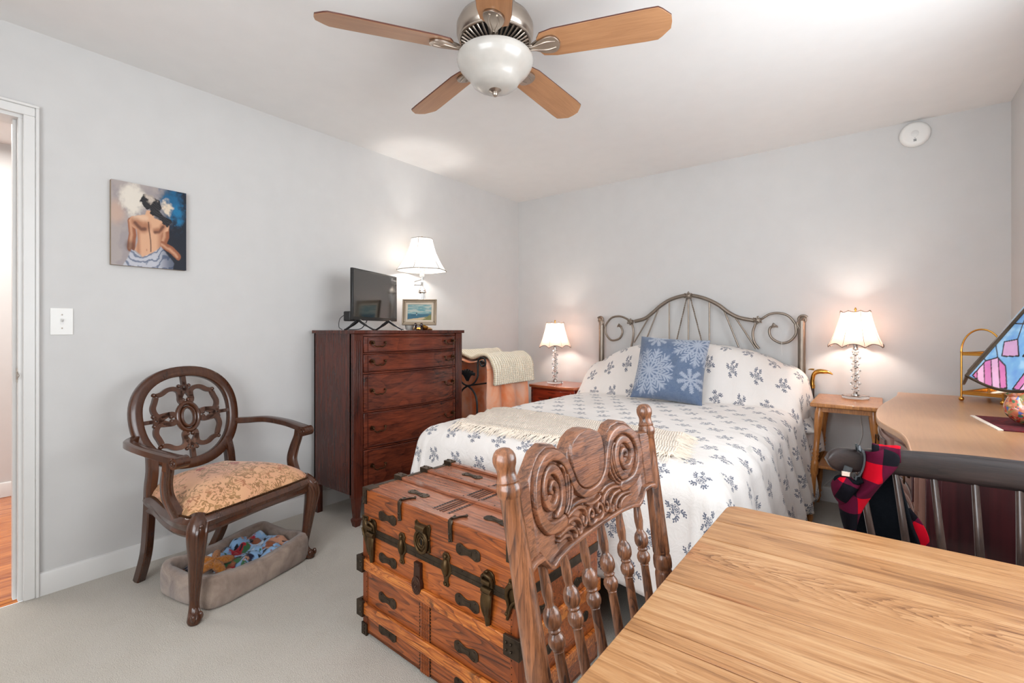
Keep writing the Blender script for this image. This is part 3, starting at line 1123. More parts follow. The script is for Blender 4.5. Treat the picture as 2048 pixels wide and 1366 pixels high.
    m.build('fretwork_splat', W, t, angle=35)
    for s in (-1, 1):
        c = cr([(-0.43, 0.195 * s, 0.39), (-0.432, 0.192 * s, 0.45), (-0.432, 0.185 * s, 0.52), (-0.448, 0.178 * s, 0.60)], 5)
        M().tube(c, (0.024, 0.018), up=(0, 1, 0), sect=RECT).build('back_post', W, t)
        # arm
        P0 = bp(0.225 * s, -0.06)
        c = cr([P0, (-0.42, 0.285 * s, 0.668), (-0.33, 0.325 * s, 0.672), (-0.20, 0.335 * s, 0.662), (-0.09, 0.325 * s, 0.648), (-0.045, 0.318 * s, 0.643)], 6)
        m = M().tube(c, [(0.014 + 0.010 * min(1, i / (len(c) * 0.7)), 0.015) for i in range(len(c))], up=(0, 0, 1), sect=RECT)
        # end scroll (drum across the arm)
        e = Vector((-0.038, 0.317 * s, 0.634))
        m.tube([e + Vector((0, -0.027, 0)), e + Vector((0, 0.027, 0))], 0.024, 20)
        for yy in (-0.0275, 0.0275):
            sp = [e + Vector((0.018 * (1 - k / 26) * math.cos(k * 0.45 + 1.5), yy, 0.018 * (1 - k / 26) * math.sin(k * 0.45 + 1.5))) for k in range(24)]
            m.tube(sp, 0.0026, 6)
        m.build('arm', W, t)
        c = cr([(-0.095, 0.322 * s, 0.640), (-0.100, 0.322 * s, 0.60), (-0.120, 0.316 * s, 0.54), (-0.125, 0.306 * s, 0.48), (-0.095, 0.296 * s, 0.42), (-0.075, 0.292 * s, 0.38)], 6)
        m = M().tube(c, [(0.016 + 0.014 * (i / len(c)), 0.016) for i in range(len(c))], up=(0, 1, 0), sect=RECT)
        for dy in (-0.007, 0.007):
            m.tube([p + Vector((0.016 + 0.013 * i / len(c), dy, 0)) for i, p in enumerate(c)], 0.004, 6)
        m.build('arm_support', W, t)
    return t


armchair()


# ------------------------------------------------------------ pet bed, blanket, toy
def pet_bed():
    t = thing('pet_bed', 'taupe plush rectangular pet bed on the carpet under the armchair', 'pet bed', (0.497, 0.985, 0), math.radians(-76))
    t.rotation_euler = (0, 0, math.radians(14))
    x = N('taupe_plush')
    o = x.obj()
    x.col(x.ramp(x.noise(o, 9, 4, 0.6, 1.0), [(0.32, lin(122, 102, 92)), (0.68, lin(178, 156, 140))]))
    x.bump(x.math('ADD', x.noise(o, 400, 2), x.noise(o, 14, 3)), 0.6, 0.008)
    plush = x.set(1, 0, 0, 0.1, 0.5)
    hx, hy, r = 0.165, 0.245, 0.05

    def path(u):
        # rounded rectangle
        a = u * 2 * PI
        e = 0.2
        ca, sa = math.cos(a), math.sin(a)
        return Vector((hx * math.copysign(abs(ca) ** e, ca), hy * math.copysign(abs(sa) ** e, sa), 0))
    n = 96

    def f(u, v):
        p = path(u)
        b = 2 * PI * v
        nrm = Vector((p.x / hx ** 2, p.y / hy ** 2, 0)).normalized()
        crn = abs(p.x / hx) * abs(p.y / hy)
        hh = 0.070 - 0.012 * (1 - crn) + 0.004 * noise.noise(p * 12)
        w_ = 0.030 * (1 - 0.3 * crn ** 6)
        ax, az = math.cos(b), math.sin(b)
        ax = math.copysign(abs(ax) ** 0.6, ax)
        az = math.copysign(abs(az) ** 0.7, az)
        pinch = 0.006 * math.exp(-((crn - 1) / 0.12) ** 2)
        return p + nrm * ((w_ - pinch) * ax) + Vector((0, 0, hh + hh * az * 0.99))
    M().grid(f, n, 20, cu=True, cv=True).build('bolster', plush, t, angle=80)
    M().grid(lambda u, v: (hx * 1.0 * (2 * u - 1), hy * (2 * v - 1), 0.045 + 0.012 * (1 - (2 * u - 1) ** 4) * (1 - (2 * v - 1) ** 4)), 16, 22).build('cushion', plush, t, solid=0.03)
    # crumpled printed blanket lying inside
    b = thing('printed_blanket', 'crumpled blue fleece blanket with colourful print inside the pet bed', 'blanket', t.location + Vector((0, 0, 0)), math.radians(14))
    nu, nv = 90, 120
    m = M()
    R_ = random.Random(3)

    def g(u, v):
        x_, y_ = (2 * u - 1) * 0.128, (2 * v - 1) * 0.205
        q = Vector((x_ * 9, y_ * 9, 0.3))
        h = noise.noise(q) * 0.024 + abs(noise.noise(q * 1.9)) * 0.040 + noise.noise(q * 4) * 0.005
        e = 1 - max(abs(2 * u - 1), abs(2 * v - 1)) ** 6
        return (x_ + noise.noise(q * 2 + Vector((5, 0, 0))) * 0.012, y_ + noise.noise(q * 2 + Vector((0, 7, 0))) * 0.012, 0.068 + h * 1.2 + 0.012 * e + 0.015 * (2 * v - 1))
    m.grid(g, nu, nv)
    o = m.build('fleece', vcol('printed_fleece', 0.95, 0.3, 300, 0.3), b, solid=0.003)
    U, V = np.meshgrid(np.linspace(0, 1, nu), np.linspace(0, 1, nv))
    n1, n2, n3 = fbm(U, V * 1.4, 3, 7), fbm(U, V * 1.4, 4, 8), fbm(U, V * 1.4, 12, 9)
    c = np.zeros(U.shape + (3,)) + L3(26, 28, 56)
    c = blend(c, sstep(0.50, 0.53, n1 + 0.35 * (U - 0.35) + 0.15 * (V - 0.4)), L3(150, 190, 230))
    c = blend(c, sstep(0.56, 0.60, n2) * sstep(0.4, 0.6, n3 + 0.1), L3(214, 224, 236))
    c = blend(c, sstep(0.60, 0.62, fbm(U, V * 1.4, 4, 12)), L3(150, 88, 60))
    c = blend(c, sstep(0.63, 0.65, fbm(U, V * 1.4, 5, 15)), L3(176, 28, 44))
    c = blend(c, sstep(0.64, 0.66, fbm(U, V * 1.4, 6, 19)), L3(206, 150, 120))
    c = blend(c, sstep(0.66, 0.67, n3), L3(28, 26, 40))
    c = blend(c, sstep(0.66, 0.67, fbm(U, V * 1.4, 7, 25)), L3(58, 110, 70))
    colors(o, c.reshape(-1, 3))
    # plush toy
    x = N('orange_fleece')
    o = x.obj()
    nz = x.noise(o, 120, 3, 0.7)
    x.col(x.ramp(nz, [(0.3, lin(150, 84, 22)), (0.7, lin(206, 132, 52))]))
    x.bump(nz, 1.0, 0.01)
    mt = x.set(1, 0, 0, 0.1, 0.4)
    toy = thing('plush_toy', 'orange curly fleece star-shaped toy on the blanket in the pet bed', 'plush toy', (0.533, 0.862, 0.118), math.radians(10))
    m = M()

    def st(u, v):
        a = 2 * PI * u
        lobe = 0.052 + 0.020 * math.cos(5 * a) + 0.006 * math.cos(a)
        b = PI * v
        rr = math.sin(b) ** 0.7
        return (lobe * rr * math.cos(a) * 1.0, lobe * rr * math.sin(a) * 1.15, -0.020 * math.cos(b) * (0.7 + 0.3 * abs(math.cos(2.5 * a))))
    m.grid(st, 60, 14, cu=True).build('toy_body', mt, toy, angle=90).rotation_euler = (math.radians(0), math.radians(24), 0)
    return t


pet_bed()


# ------------------------------------------------------------ tall chest of drawers
def bail(m, c, out, along, w=0.085):
    """old bail pull: two posts and a hanging bow; out = direction out of the drawer, along = horizontal direction"""
    c, o, a = Vector(c), Vector(out), Vector(along)
    up = Vector((0, 0, 1))
    for s in (-1, 1):
        b = c + a * (s * w / 2)
        m.tube([b, b + o * 0.004], 0.013, 12)
        m.tube([b, b + o * 0.018], 0.005, 8)
        e = b + o * 0.019
        m.ball((e.x, e.y, e.z), 0.0075, 8, 6)
    m.tube(cr([c + a * (-w / 2) + o * 0.018, c + a * (-w / 2 + 0.004) + o * 0.022 - up * 0.016, c - a * (w * 0.22) + o * 0.024 - up * 0.026, c + o * 0.024 - up * 0.021, c + a * (w * 0.22) + o * 0.024 - up * 0.026, c + a * (w / 2 - 0.004) + o * 0.022 - up * 0.016, c + a * (w / 2) + o * 0.018], 5), 0.0035, 8)
    return m


def tall_chest():
    t = thing('chest_of_drawers', 'tall mahogany bow-front chest of five drawers against the left wall', 'chest of drawers', (0.27, 2.07, 0))
    y0, y1, xb, xf = 1.615, 2.515, 0.045, 0.475
    D, DV = MAT['mahog'], MAT['mahog_v']

    def bow(y):
        u = (y - y0 - 0.075) / (y1 - y0 - 0.15)
        return 0.042 * math.sin(PI * min(1, max(0, u)))
    ys = [y0 - 0.012 + (y1 - y0 + 0.024) * k / 30 for k in range(31)]
    m = M().prism([(xb - 0.008, y0 - 0.012)] + [(xf + 0.014 + bow(y), y) for y in ys] + [(xb - 0.008, y1 + 0.012)], 1.130, 1.151)
    m.build('top', DV, t, world=True, bevel=0.003)
    m = M().box((xb, y0, 0.185), (xf - 0.03, y0 + 0.02, 1.13)).box((xb, y1 - 0.02, 0.185), (xf - 0.03, y1, 1.13)).box((xb, y0, 0.185), (xb + 0.012, y1, 1.13))
    m.box((xb, y0 + 0.02, 0.19), (xf - 0.04, y1 - 0.02, 0.205))
    m.build('carcass', DV, t, world=True)
    # front corner posts with flutes, running down into spade-footed legs
    for yy in (y0, y1 - 0.062):
        m = M().box((xf - 0.045, yy, 0.17), (xf, yy + 0.062, 1.13))
        for k in range(4):
            m.box((xf - 0.004, yy + 0.010 + k * 0.0125, 0.30), (xf + 0.003, yy + 0.016 + k * 0.0125, 1.09))
        m.build('corner_post', DV, t, world=True, bevel=0.0015)
        yc = yy + 0.031
        m = M()

        def sq(h, z):
            return [(xf - 0.024 - h, yc - h, z), (xf - 0.024 + h, yc - h, z), (xf - 0.024 + h, yc + h, z), (xf - 0.024 - h, yc + h, z)]
        prof = [(0.024, 0.19), (0.016, 0.055), (0.015, 0.052), (0.0225, 0.042), (0.0225, 0.036), (0.016, 0.0)]
        vs = sum([sq(h, z) for h, z in prof], [])
        fs = [(4 * i + k, 4 * i + (k + 1) % 4, 4 * i + 4 + (k + 1) % 4, 4 * i + 4 + k) for i in range(5) for k in range(4)] + [(20, 21, 22, 23)]
        m.add(vs, fs).build('leg', DV, t, world=True, bevel=0.001)
    for yy in (y0, y1 - 0.035):
        m = M().box((xb, yy, 0), (xb + 0.04, yy + 0.035, 0.19))
        m.build('leg', DV, t, world=True, bevel=0.001)
    # rails between drawers
    za = [(1.114, 1.016), (1.008, 0.900), (0.890, 0.669), (0.660, 0.451), (0.440, 0.222)]
    a, b = y0 + 0.065, y1 - 0.065
    yy = [a + (b - a) * k / 28 for k in range(29)]
    m = M()
    edges = [1.13] + [z for p in za for z in p] + [0.185]
    for i in range(0, len(edges), 2):
        z1, z0 = edges[i], edges[i + 1]
        m.prism([(xf - 0.06, a)] + [(xf - 0.008 + bow(y), y) for y in yy] + [(xf - 0.06, b)], z0 + 0.001, z1 - 0.001)
    m.build('drawer_rail', D, t, world=True)
    for (z1, z0) in za:
        m = M().prism([(xf - 0.30, a + 0.004)] + [(xf - 0.002 + bow(y), y) for y in [a + 0.003 + (b - a - 0.006) * k / 28 for k in range(29)]] + [(xf - 0.30, b - 0.004)], z0 + 0.002, z1 - 0.002)
        d = m.build('drawer', D, t, world=True, bevel=0.002)
        m = M()
        zi0, zi1 = z0 + 0.008, z1 - 0.008
        lp = [(xf + 0.0 + bow(y), y, zi1) for y in yy[1:-1]] + [(xf + bow(y), y, zi0) for y in yy[1:-1][::-1]]
        m.tube(lp, 0.0022, 6, closed=True)
        m.build('cock_bead', DV, d, world=False)
        d2 = d.children[0]
        d2.data.transform(basis(t).inverted())
        zm = (z0 + z1) / 2
        m = M()
        for yh in (1.772, 2.362):
            h = M()
            bail(h, (xf - 0.002 + bow(yh), yh, zm + 0.012), (1, 0, 0), (0, 1, 0))
            ho = h.build('drawer_pull', MAT['pull'], d)
            ho.data.transform(basis(t).inverted())
    return t


tall_chest()


# ------------------------------------------------------------ television
def tv():
    a = math.radians(90 + 22)
    p0 = Vector((0.325, 1.700, 1.151))
    d = Vector((math.cos(a), math.sin(a), 0))
    t = thing('television', 'small flat black television on splayed feet on the tall chest', 'television', p0 + d * 0.27, a)
    # local x along the screen (near to far), -y local faces the room
    w_, z0, z1 = 0.27, 0.062, 0.385
    M().box((-w_, -0.006, z0), (w_, 0.012, z1)).build('bezel', MAT['blackplastic'], t, bevel=0.003)
    M().box((-w_ + 0.008, -0.0072, z0 + 0.022), (w_ - 0.008, -0.0058, z1 - 0.008)).build('screen', MAT['screen'], t)
    m = M().box((-w_ + 0.06, 0.012, z0 + 0.005), (w_ - 0.06, 0.05, z1 - 0.12))
    m.box((-w_ + 0.0, 0.012, z0 - 0.006), (-w_ + 0.06, 0.060, z0 + 0.055))
    m.build('rear_housing', MAT['blackplastic'], t, bevel=0.006)
    M().box((w_ - 0.03, -0.0078, z0 + 0.006), (w_ - 0.012, -0.006, z0 + 0.012)).build('status_label', MAT['pull'], t)
    for s in (-0.19, 0.17):
        m = M()
        for e in (-1, 1):
            m.tube(cr([(s, 0.003, z0 + 0.003), (s + 0.0, 0.003 + e * 0.03, z0 - 0.018), (s + 0.006, 0.003 + e * 0.095, 0.006), (s + 0.006, 0.003 + e * 0.108, 0.004)], 4), [(0.010, 0.008)] * 6 + [(0.008, 0.005)] * 7, up=(0, 0, 1), sect=RECT)
        m.build('foot', MAT['blackplastic'], t)
    c = M().tube(cr([(-0.05, 0.03, z0 + 0.01), (-0.06, 0.05, 0.03), (-0.09, 0.07, 0.006), (-0.12, 0.16, 0.004)], 6), 0.003, 6)
    c.build('cable', MAT['blackplastic'], t)
    c = M().tube(cr([(-0.235, 0.06, z0 + 0.04), (-0.26, 0.09, z0 + 0.01), (-0.285, 0.08, 0.02), (-0.28, 0.06, 0.004)], 6), 0.0022, 6)
    c.build('cable', MAT['blackplastic'], t)


tv()


# ------------------------------------------------------------ lamps
def bell(m, z0, z1, r0, r1, sides, scallop=0.0, curve=0.35, nu=96, th=0.0):
    """lampshade wall from z0 (bottom, r0) to z1 (top, r1)"""
    def rad(a, v):
        k = (a / (2 * PI) * sides) % 1.0
        r = r1 + (r0 - r1) * ((1 - v) ** (1 + curve * 1.6) * 0.75 + (1 - v) * 0.25)
        pan = math.cos(PI / sides) / math.cos((k - 0.5) * 2 * PI / sides)
        return r * (0.45 + 0.55 * pan / math.cos(PI / sides) * math.cos(PI / sides)) if sides < 8 else r * (1 - 0.02 * math.sin(PI * k))

    def f(u, v):
        a = 2 * PI * u
        k = (u * sides) % 1.0
        r = rad(a, v)
        dz = 0
        if scallop:
            sc = math.sin(PI * k) ** 0.8
            dz = scallop * sc * (1 - v) ** 3 - scallop * 0.45 * sc * v ** 4
            r += 0.006 * (1 - v) ** 4 * math.cos(2 * PI * k)
        return Vector((r * math.cos(a), r * math.sin(a), z0 + (z1 - z0) * v + dz))
    m.grid(f, nu, 14, cu=True)
    return f


def bulb_light(name, loc, power, color, parent_loc=None):
    l = bpy.data.lights.new(name, 'POINT')
    l.energy, l.color = power, color
    l.shadow_soft_size = 0.03
    o = bpy.data.objects.new(name, l)
    o.location = loc
    COL.objects.link(o)


def crystal_lamp(loc, label, power, rz=0.0):
    t = thing('crystal_lamp', label, 'table lamp', loc, rz, 'crystal bead table lamps')
    # glass base, stacked balls
    M().lathe([(0.0, 0.0), (0.070, 0.0), (0.072, 0.004), (0.072, 0.014), (0.068, 0.018), (0.0, 0.018)], n=40).build('base', MAT['crystal'], t)
    M().lathe([(0.0, 0.018), (0.024, 0.018), (0.022, 0.026), (0.013, 0.030), (0.013, 0.036), (0.0, 0.036)], n=24).build('base_collar', MAT['chrome'], t)
    z = 0.036
    rr = [(0.022, 0.030), (0.029, 0.038), (0.024, 0.030), (0.029, 0.038), (0.024, 0.030), (0.029, 0.038), (0.022, 0.026)]
    rods = M()
    for r, h in rr:
        m = M().lathe([(0.0, z), (0.010, z), (r * 0.75, z + h * 0.22), (r, z + h * 0.45), (r, z + h * 0.55), (r * 0.75, z + h * 0.78), (0.010, z + h), (0.0, z + h)], n=12)
        m.build('crystal_bead', MAT['crystal'], t, angle=10)
        rods.lathe([(0.0, z + h), (0.015, z + h), (0.016, z + h + 0.003), (0.015, z + h + 0.006), (0.0, z + h + 0.006)], n=20)
        z += h + 0.006
    rods.lathe([(0.0, 0.03), (0.004, 0.03), (0.004, z), (0.0, z)], n=10)
    rods.lathe([(0.0, z), (0.013, z), (0.011, z + 0.02), (0.015, z + 0.03), (0.015, z + 0.075), (0.0, z + 0.075)], n=20)
    rods.build('stem', MAT['chrome'], t)
    b = M().lathe([(0.0, z + 0.075), (0.012, z + 0.075), (0.014, z + 0.095), (0.027, z + 0.125), (0.029, z + 0.145), (0.022, z + 0.165), (0.0, z + 0.172)], n=20)
    # harp and finial hold the shade
    zs0, zs1 = 0.318, 0.545
    hp = M().tube(cr([(0.016, 0, z + 0.07), (0.045, 0, z + 0.12), (0.040, 0, z + 0.19), (0.0, 0, zs1 - 0.012), (-0.040, 0, z + 0.19), (-0.045, 0, z + 0.12), (-0.016, 0, z + 0.07)], 6), 0.0014, 6)
    hp.lathe([(0.0, zs1 - 0.014), (0.006, zs1 - 0.014), (0.004, zs1), (0.007, zs1 + 0.008), (0.004, zs1 + 0.018), (0.0, zs1 + 0.022)], n=12)
    for k in range(3):
        a = 2 * PI * k / 3
        hp.tube([(0, 0, zs1 - 0.012), (0.074 * math.cos(a), 0.074 * math.sin(a), zs1 - 0.006)], 0.0014, 5)
    hp.build('harp', MAT['brass'], t)
    m = M()
    f = bell(m, zs0, zs1, 0.142, 0.080, 8, 0.022, 0.35)
    sh = m.build('lamp_shade', MAT['shade'], t, angle=80)
    tr = M().tube([f(k / 96, 0) for k in range(96)], 0.0026, 6, closed=True)
    tr.tube([f(k / 96, 1) for k in range(96)], 0.0024, 6, closed=True)
    for k in range(8):
        tr.tube([f(k / 8, v / 12) * 1.0 for v in range(13)], 0.0012, 5)
    tr.build('shade_trim', MAT['shadetrim'], sh)
    bulb_light('lamp_bulb', Vector(loc) + Vector((0, 0, z + 0.13)), power, (1.0, 0.89, 0.80))
    return t


crystal_lamp((0.585, 3.60, 0.677), 'crystal bead table lamp with scalloped cream shade left of the bed', 4.6, 0.2)
crystal_lamp((2.765, 3.655, 0.727), 'crystal bead table lamp with scalloped cream shade on the golden oak side table', 4.6, 0.35)


def swing_lamp():
    cx, cy = 0.190, 2.385
    t = thing('swing_arm_lamp', 'brass swing-arm table lamp with white panelled shade on the tall chest', 'table lamp', (cx - 0.0, cy, 1.151))
    m = M().lathe([(0.0, 0), (0.075, 0), (0.078, 0.008), (0.066, 0.018), (0.030, 0.028), (0.022, 0.045), (0.0, 0.045)], n=32)
    m.build('base', MAT['brass'], t)
    m = M().lathe([(0.0, 0.04), (0.020, 0.04), (0.020, 0.272), (0.030, 0.276), (0.032, 0.284), (0.024, 0.292), (0.028, 0.296), (0.022, 0.304), (0.014, 0.316), (0.009, 0.322), (0.009, 0.36), (0.0, 0.36)], n=28)
    for k in range(14):
        a = 2 * PI * k / 14
        m.tube([(0.020 * math.cos(a), 0.020 * math.sin(a), 0.05), (0.020 * math.cos(a), 0.020 * math.sin(a), 0.268)], 0.0022, 5)
    m.build('column', MAT['chrome'], t)
    # folded swing arm
    d = Vector((-FW.y, FW.x, 0)) * 0 + Vector((-RT.x, -RT.y, 0))
    e = d * 0.062
    m = M().tube([(0, 0, 0.336), e + Vector((0, 0, 0.338))], 0.0055, 8).tube([e + Vector((0, 0, 0.360)), Vector((0.0, 0.0, 0.380))], 0.0055, 8)
    m.tube([e + Vector((0, 0, 0.328)), e + Vector((0, 0, 0.372))], 0.0075, 10).tube([(0, 0, 0.37), (0, 0, 0.40)], 0.008, 10)
    m.build('swing_arm', MAT['chrome'], t)
    M().lathe([(0.0, 0.392), (0.012, 0.392), (0.019, 0.402), (0.019, 0.436), (0.023, 0.438), (0.023, 0.446), (0.0, 0.446)], n=24).tube([(0.018, 0, 0.42), (0.032, -0.004, 0.424)], 0.003, 6).build('lamp_socket', MAT['white'], t)
    m = M()
    f = bell(m, 0.443, 0.678, 0.186, 0.080, 6, 0.0, 0.55, 96)
    sh = m.build('lamp_shade', MAT['shade_white'], t, angle=80)
    tr = M().tube([f(k / 96, 0) for k in range(96)], 0.0036, 6, closed=True)
    tr.tube([f(k / 96, 1) for k in range(96)], 0.003, 6, closed=True)
    for k in range(6):
        tr.tube([f(k / 6, v / 12) for v in range(13)], 0.0024, 5)
    tr.build('shade_trim', plain('grey_piping', lin(150, 144, 138), 0.8), sh)
    m = M().tube(cr([(0.02, 0, 0.44), (0.05, 0, 0.50), (0.045, 0, 0.60), (0.0, 0, 0.672), (-0.045, 0, 0.60), (-0.05, 0, 0.50), (-0.02, 0, 0.44)], 6), 0.0016, 6)
    for k in range(3):
        a = 2 * PI * k / 3
        m.tube([(0, 0, 0.672), (0.078 * math.cos(a), 0.078 * math.sin(a), 0.676)], 0.0016, 5)
    m.lathe([(0.0, 0.668), (0.007, 0.668), (0.005, 0.684), (0.008, 0.692), (0.0, 0.70)], n=12)
    m.build('harp', MAT['brass'], t)
    bulb_light('lamp_bulb', (cx, cy, 1.151 + 0.53), 6.5, (1.0, 0.95, 0.9))


swing_lamp()


# framed seascape on a small easel
def seascape():
    a = YAW
    t = thing('framed_seascape', 'small gilt-framed seascape leaning on an easel on the tall chest', 'framed picture', (0.352, 2.215, 1.186), a)
    lean = Matrix.Rotation(math.radians(-9), 4, 'X')
    w_, h_ = 0.119, 0.182
    gilt = plain('gilt_frame', lin(150, 132, 110), 0.4, 0.4)
    liner = plain('linen_liner', lin(206, 190, 170), 0.8)
    m = M()
    for (r0, r1, y0, y1) in ((0.0, 0.010, -0.012, 0.010), (0.010, 0.022, -0.004, 0.010)):
        m.box((-w_ + r0, y0, r0), (w_ - r0, y1, r1), lean).box((-w_ + r0, y0, h_ - r1), (w_ - r0, y1, h_ - r0), lean)
        m.box((-w_ + r0, y0, r1), (-w_ + r1, y1, h_ - r1), lean).box((w_ - r1, y0, r1), (w_ - r0, y1, h_ - r1), lean)
    m.build('frame', gilt, t, bevel=0.0025)
    m = M()
    r0, r1 = 0.022, 0.036
    m.box((-w_ + r0, -0.001, r0), (w_ - r0, 0.006, r1), lean).box((-w_ + r0, -0.001, h_ - r1), (w_ - r0, 0.006, h_ - r0), lean)
    m.box((-w_ + r0, -0.001, r1), (-w_ + r1, 0.006, h_ - r1), lean).box((w_ - r1, -0.001, r1), (w_ - r0, 0.006, h_ - r1), lean)
    m.build('liner', liner, t, bevel=0.001)
    n, k = 120, 84
    X, Y = np.meshgrid(np.linspace(0, 1, n), np.linspace(1, 0, k))
    nz, n2 = fbm(X, Y, 8, 31), fbm(X, Y, 20, 32)
    c = np.zeros(X.shape + (3,)) + L3(104, 148, 150)
    c = blend(c, sstep(0.45, 0.65, fbm(X * 0.4, Y * 2.2, 9, 33)), L3(170, 178, 168))
    c = blend(c, sstep(0.60, 0.62, Y), L3(52, 98, 116))
    c = blend(c, sstep(0.50, 0.60, Y + (nz - 0.5) * 0.1) * sstep(0.55, 0.95, X) * sstep(0.64, 0.6, Y), L3(96, 120, 122))
    c = blend(c, sstep(0.0, 0.03, Y - 0.93 + 0.18 * X + (nz - 0.5) * 0.06), L3(196, 172, 136))
    c = blend(c, sstep(0.0, 0.1, X + 0.8 * (Y - 0.8) - 0.72 + (n2 - 0.5) * 0.3) * sstep(0.55, 0.75, Y), L3(118, 116, 66))
    c = blend(c, sstep(0.035, 0.02, np.hypot(X - 0.38, (Y - 0.56) * 0.8)), L3(60, 32, 40))
    c = blend(c, sstep(0.02, 0.01, np.hypot(X - 0.38, (Y - 0.66) * 0.6)), L3(226, 214, 206))
    c = blend(c, sstep(0.012, 0.006, seg_d(X, Y, [(0.15, 0.70), (0.32, 0.73)])), L3(40, 60, 72))
    m = M().grid(lambda u, v: (-w_ + r1 + (2 * w_ - 2 * r1) * u, 0.002, r1 + (h_ - 2 * r1) * v), n, k, mat=lean)
    o = m.build('picture', MAT['vpaint'], t)
    colors(o, c[:: 1].reshape(-1, 3))
    M().box((-w_ + 0.004, 0.006, 0.004), (w_ - 0.004, 0.010, h_ - 0.004), lean).build('backing', liner, t)
    e = thing('easel', 'small dark carved easel holding up the framed seascape', 'easel', (0.352, 2.215, 1.151), a)
    m = M()
    for s in (-1, 1):
        m.tube(cr([(s * 0.020, -0.020, 0.047), (s * 0.021, -0.024, 0.036), (s * 0.020, -0.010, 0.028), (s * 0.020, -0.026, 0.012), (s * 0.024, -0.030, 0.004), (s * 0.020, 0.0, 0.026), (s * 0.012, 0.030, 0.10)], 4), (0.007, 0.006), up=(1, 0, 0), sect=RECT)
        m.ball((s * 0.023, -0.026, 0.006), (0.010, 0.008, 0.006), 8, 6)
    m.box((-0.024, -0.018, 0.020), (0.024, 0.016, 0.030)).tube([(0, 0.03, 0.10), (0, 0.085, 0.003)], 0.004, 6).box((-0.02, 0.024, 0.092), (0.02, 0.034, 0.104))
    m.build('easel_frame', plain('dark_lacquer', lin(44, 20, 16), 0.3), e, bevel=0.001)


MAT['vpaint'] = vcol('small_oil_paint', 0.5, 0.1, 200)
seascape()
p = Vector((0.33, 2.205, 1.151)) + Vector((-RT.x, -RT.y, 0)) * 0.055
t = thing('china_cup', 'small white china cup behind the easel on the tall chest', 'cup', tuple(p + Vector((-0.02, 0.03, 0))))
M().lathe([(0.0, 0.0), (0.020, 0.0), (0.026, 0.006), (0.031, 0.024), (0.032, 0.034), (0.029, 0.034), (0.026, 0.012), (0.0, 0.008)], n=24).build('bowl', MAT['frost'], t)
p = Vector((0.33, 2.205, 1.151)) + Vector((RT.x, RT.y, 0)) * 0.052
t = thing('gilt_dish', 'small gold-coloured dish behind the easel on the tall chest', 'dish', tuple(p + Vector((-0.02, 0.03, 0))))
M().lathe([(0.0, 0.0), (0.018, 0.0), (0.024, 0.008), (0.026, 0.022), (0.020, 0.030), (0.017, 0.030), (0.0, 0.010)], n=24).build('bowl', MAT['brass'], t)


# ------------------------------------------------------------ bed
BX, BHW, BTOP, BFOOT, BHEAD = 1.715, 0.765, 0.665, 1.64, 3.70


def mound(x, y):
    """height of the pillows under the bedspread"""
    u = (x - 1.72) / 0.86
    a = max(0.0, 1 - abs(u) ** 2.9)
    t_ = (y - (3.27 + 0.05 * abs(u))) / 0.30
    t_ = min(1, max(0, t_))
    rise = math.sin(t_ * PI / 2) ** 1.25
    dip = 0.02 * math.exp(-((x - 1.72) / 0.05) ** 2) * rise
    return 0.385 * a ** 0.8 * rise - dip


def wrinkle(x, y):
    q = Vector((x * 2.2, y * 2.2, 1.7))
    return 0.010 * noise.noise(q) + 0.005 * noise.noise(q * 3.1) + 0.0022 * noise.noise(Vector((x * 9, y * 26, 0)))


def bed_top(x, y):
    # gentle crown, falling toward the foot and sides
    ex = max(0, abs(x - BX) - (BHW - 0.22)) / 0.22
    ey = max(0, (BFOOT + 0.26) - y) / 0.26
    return BTOP + mound(x, y) + wrinkle(x, y) - 0.018 * ex ** 2 - 0.020 * ey ** 2


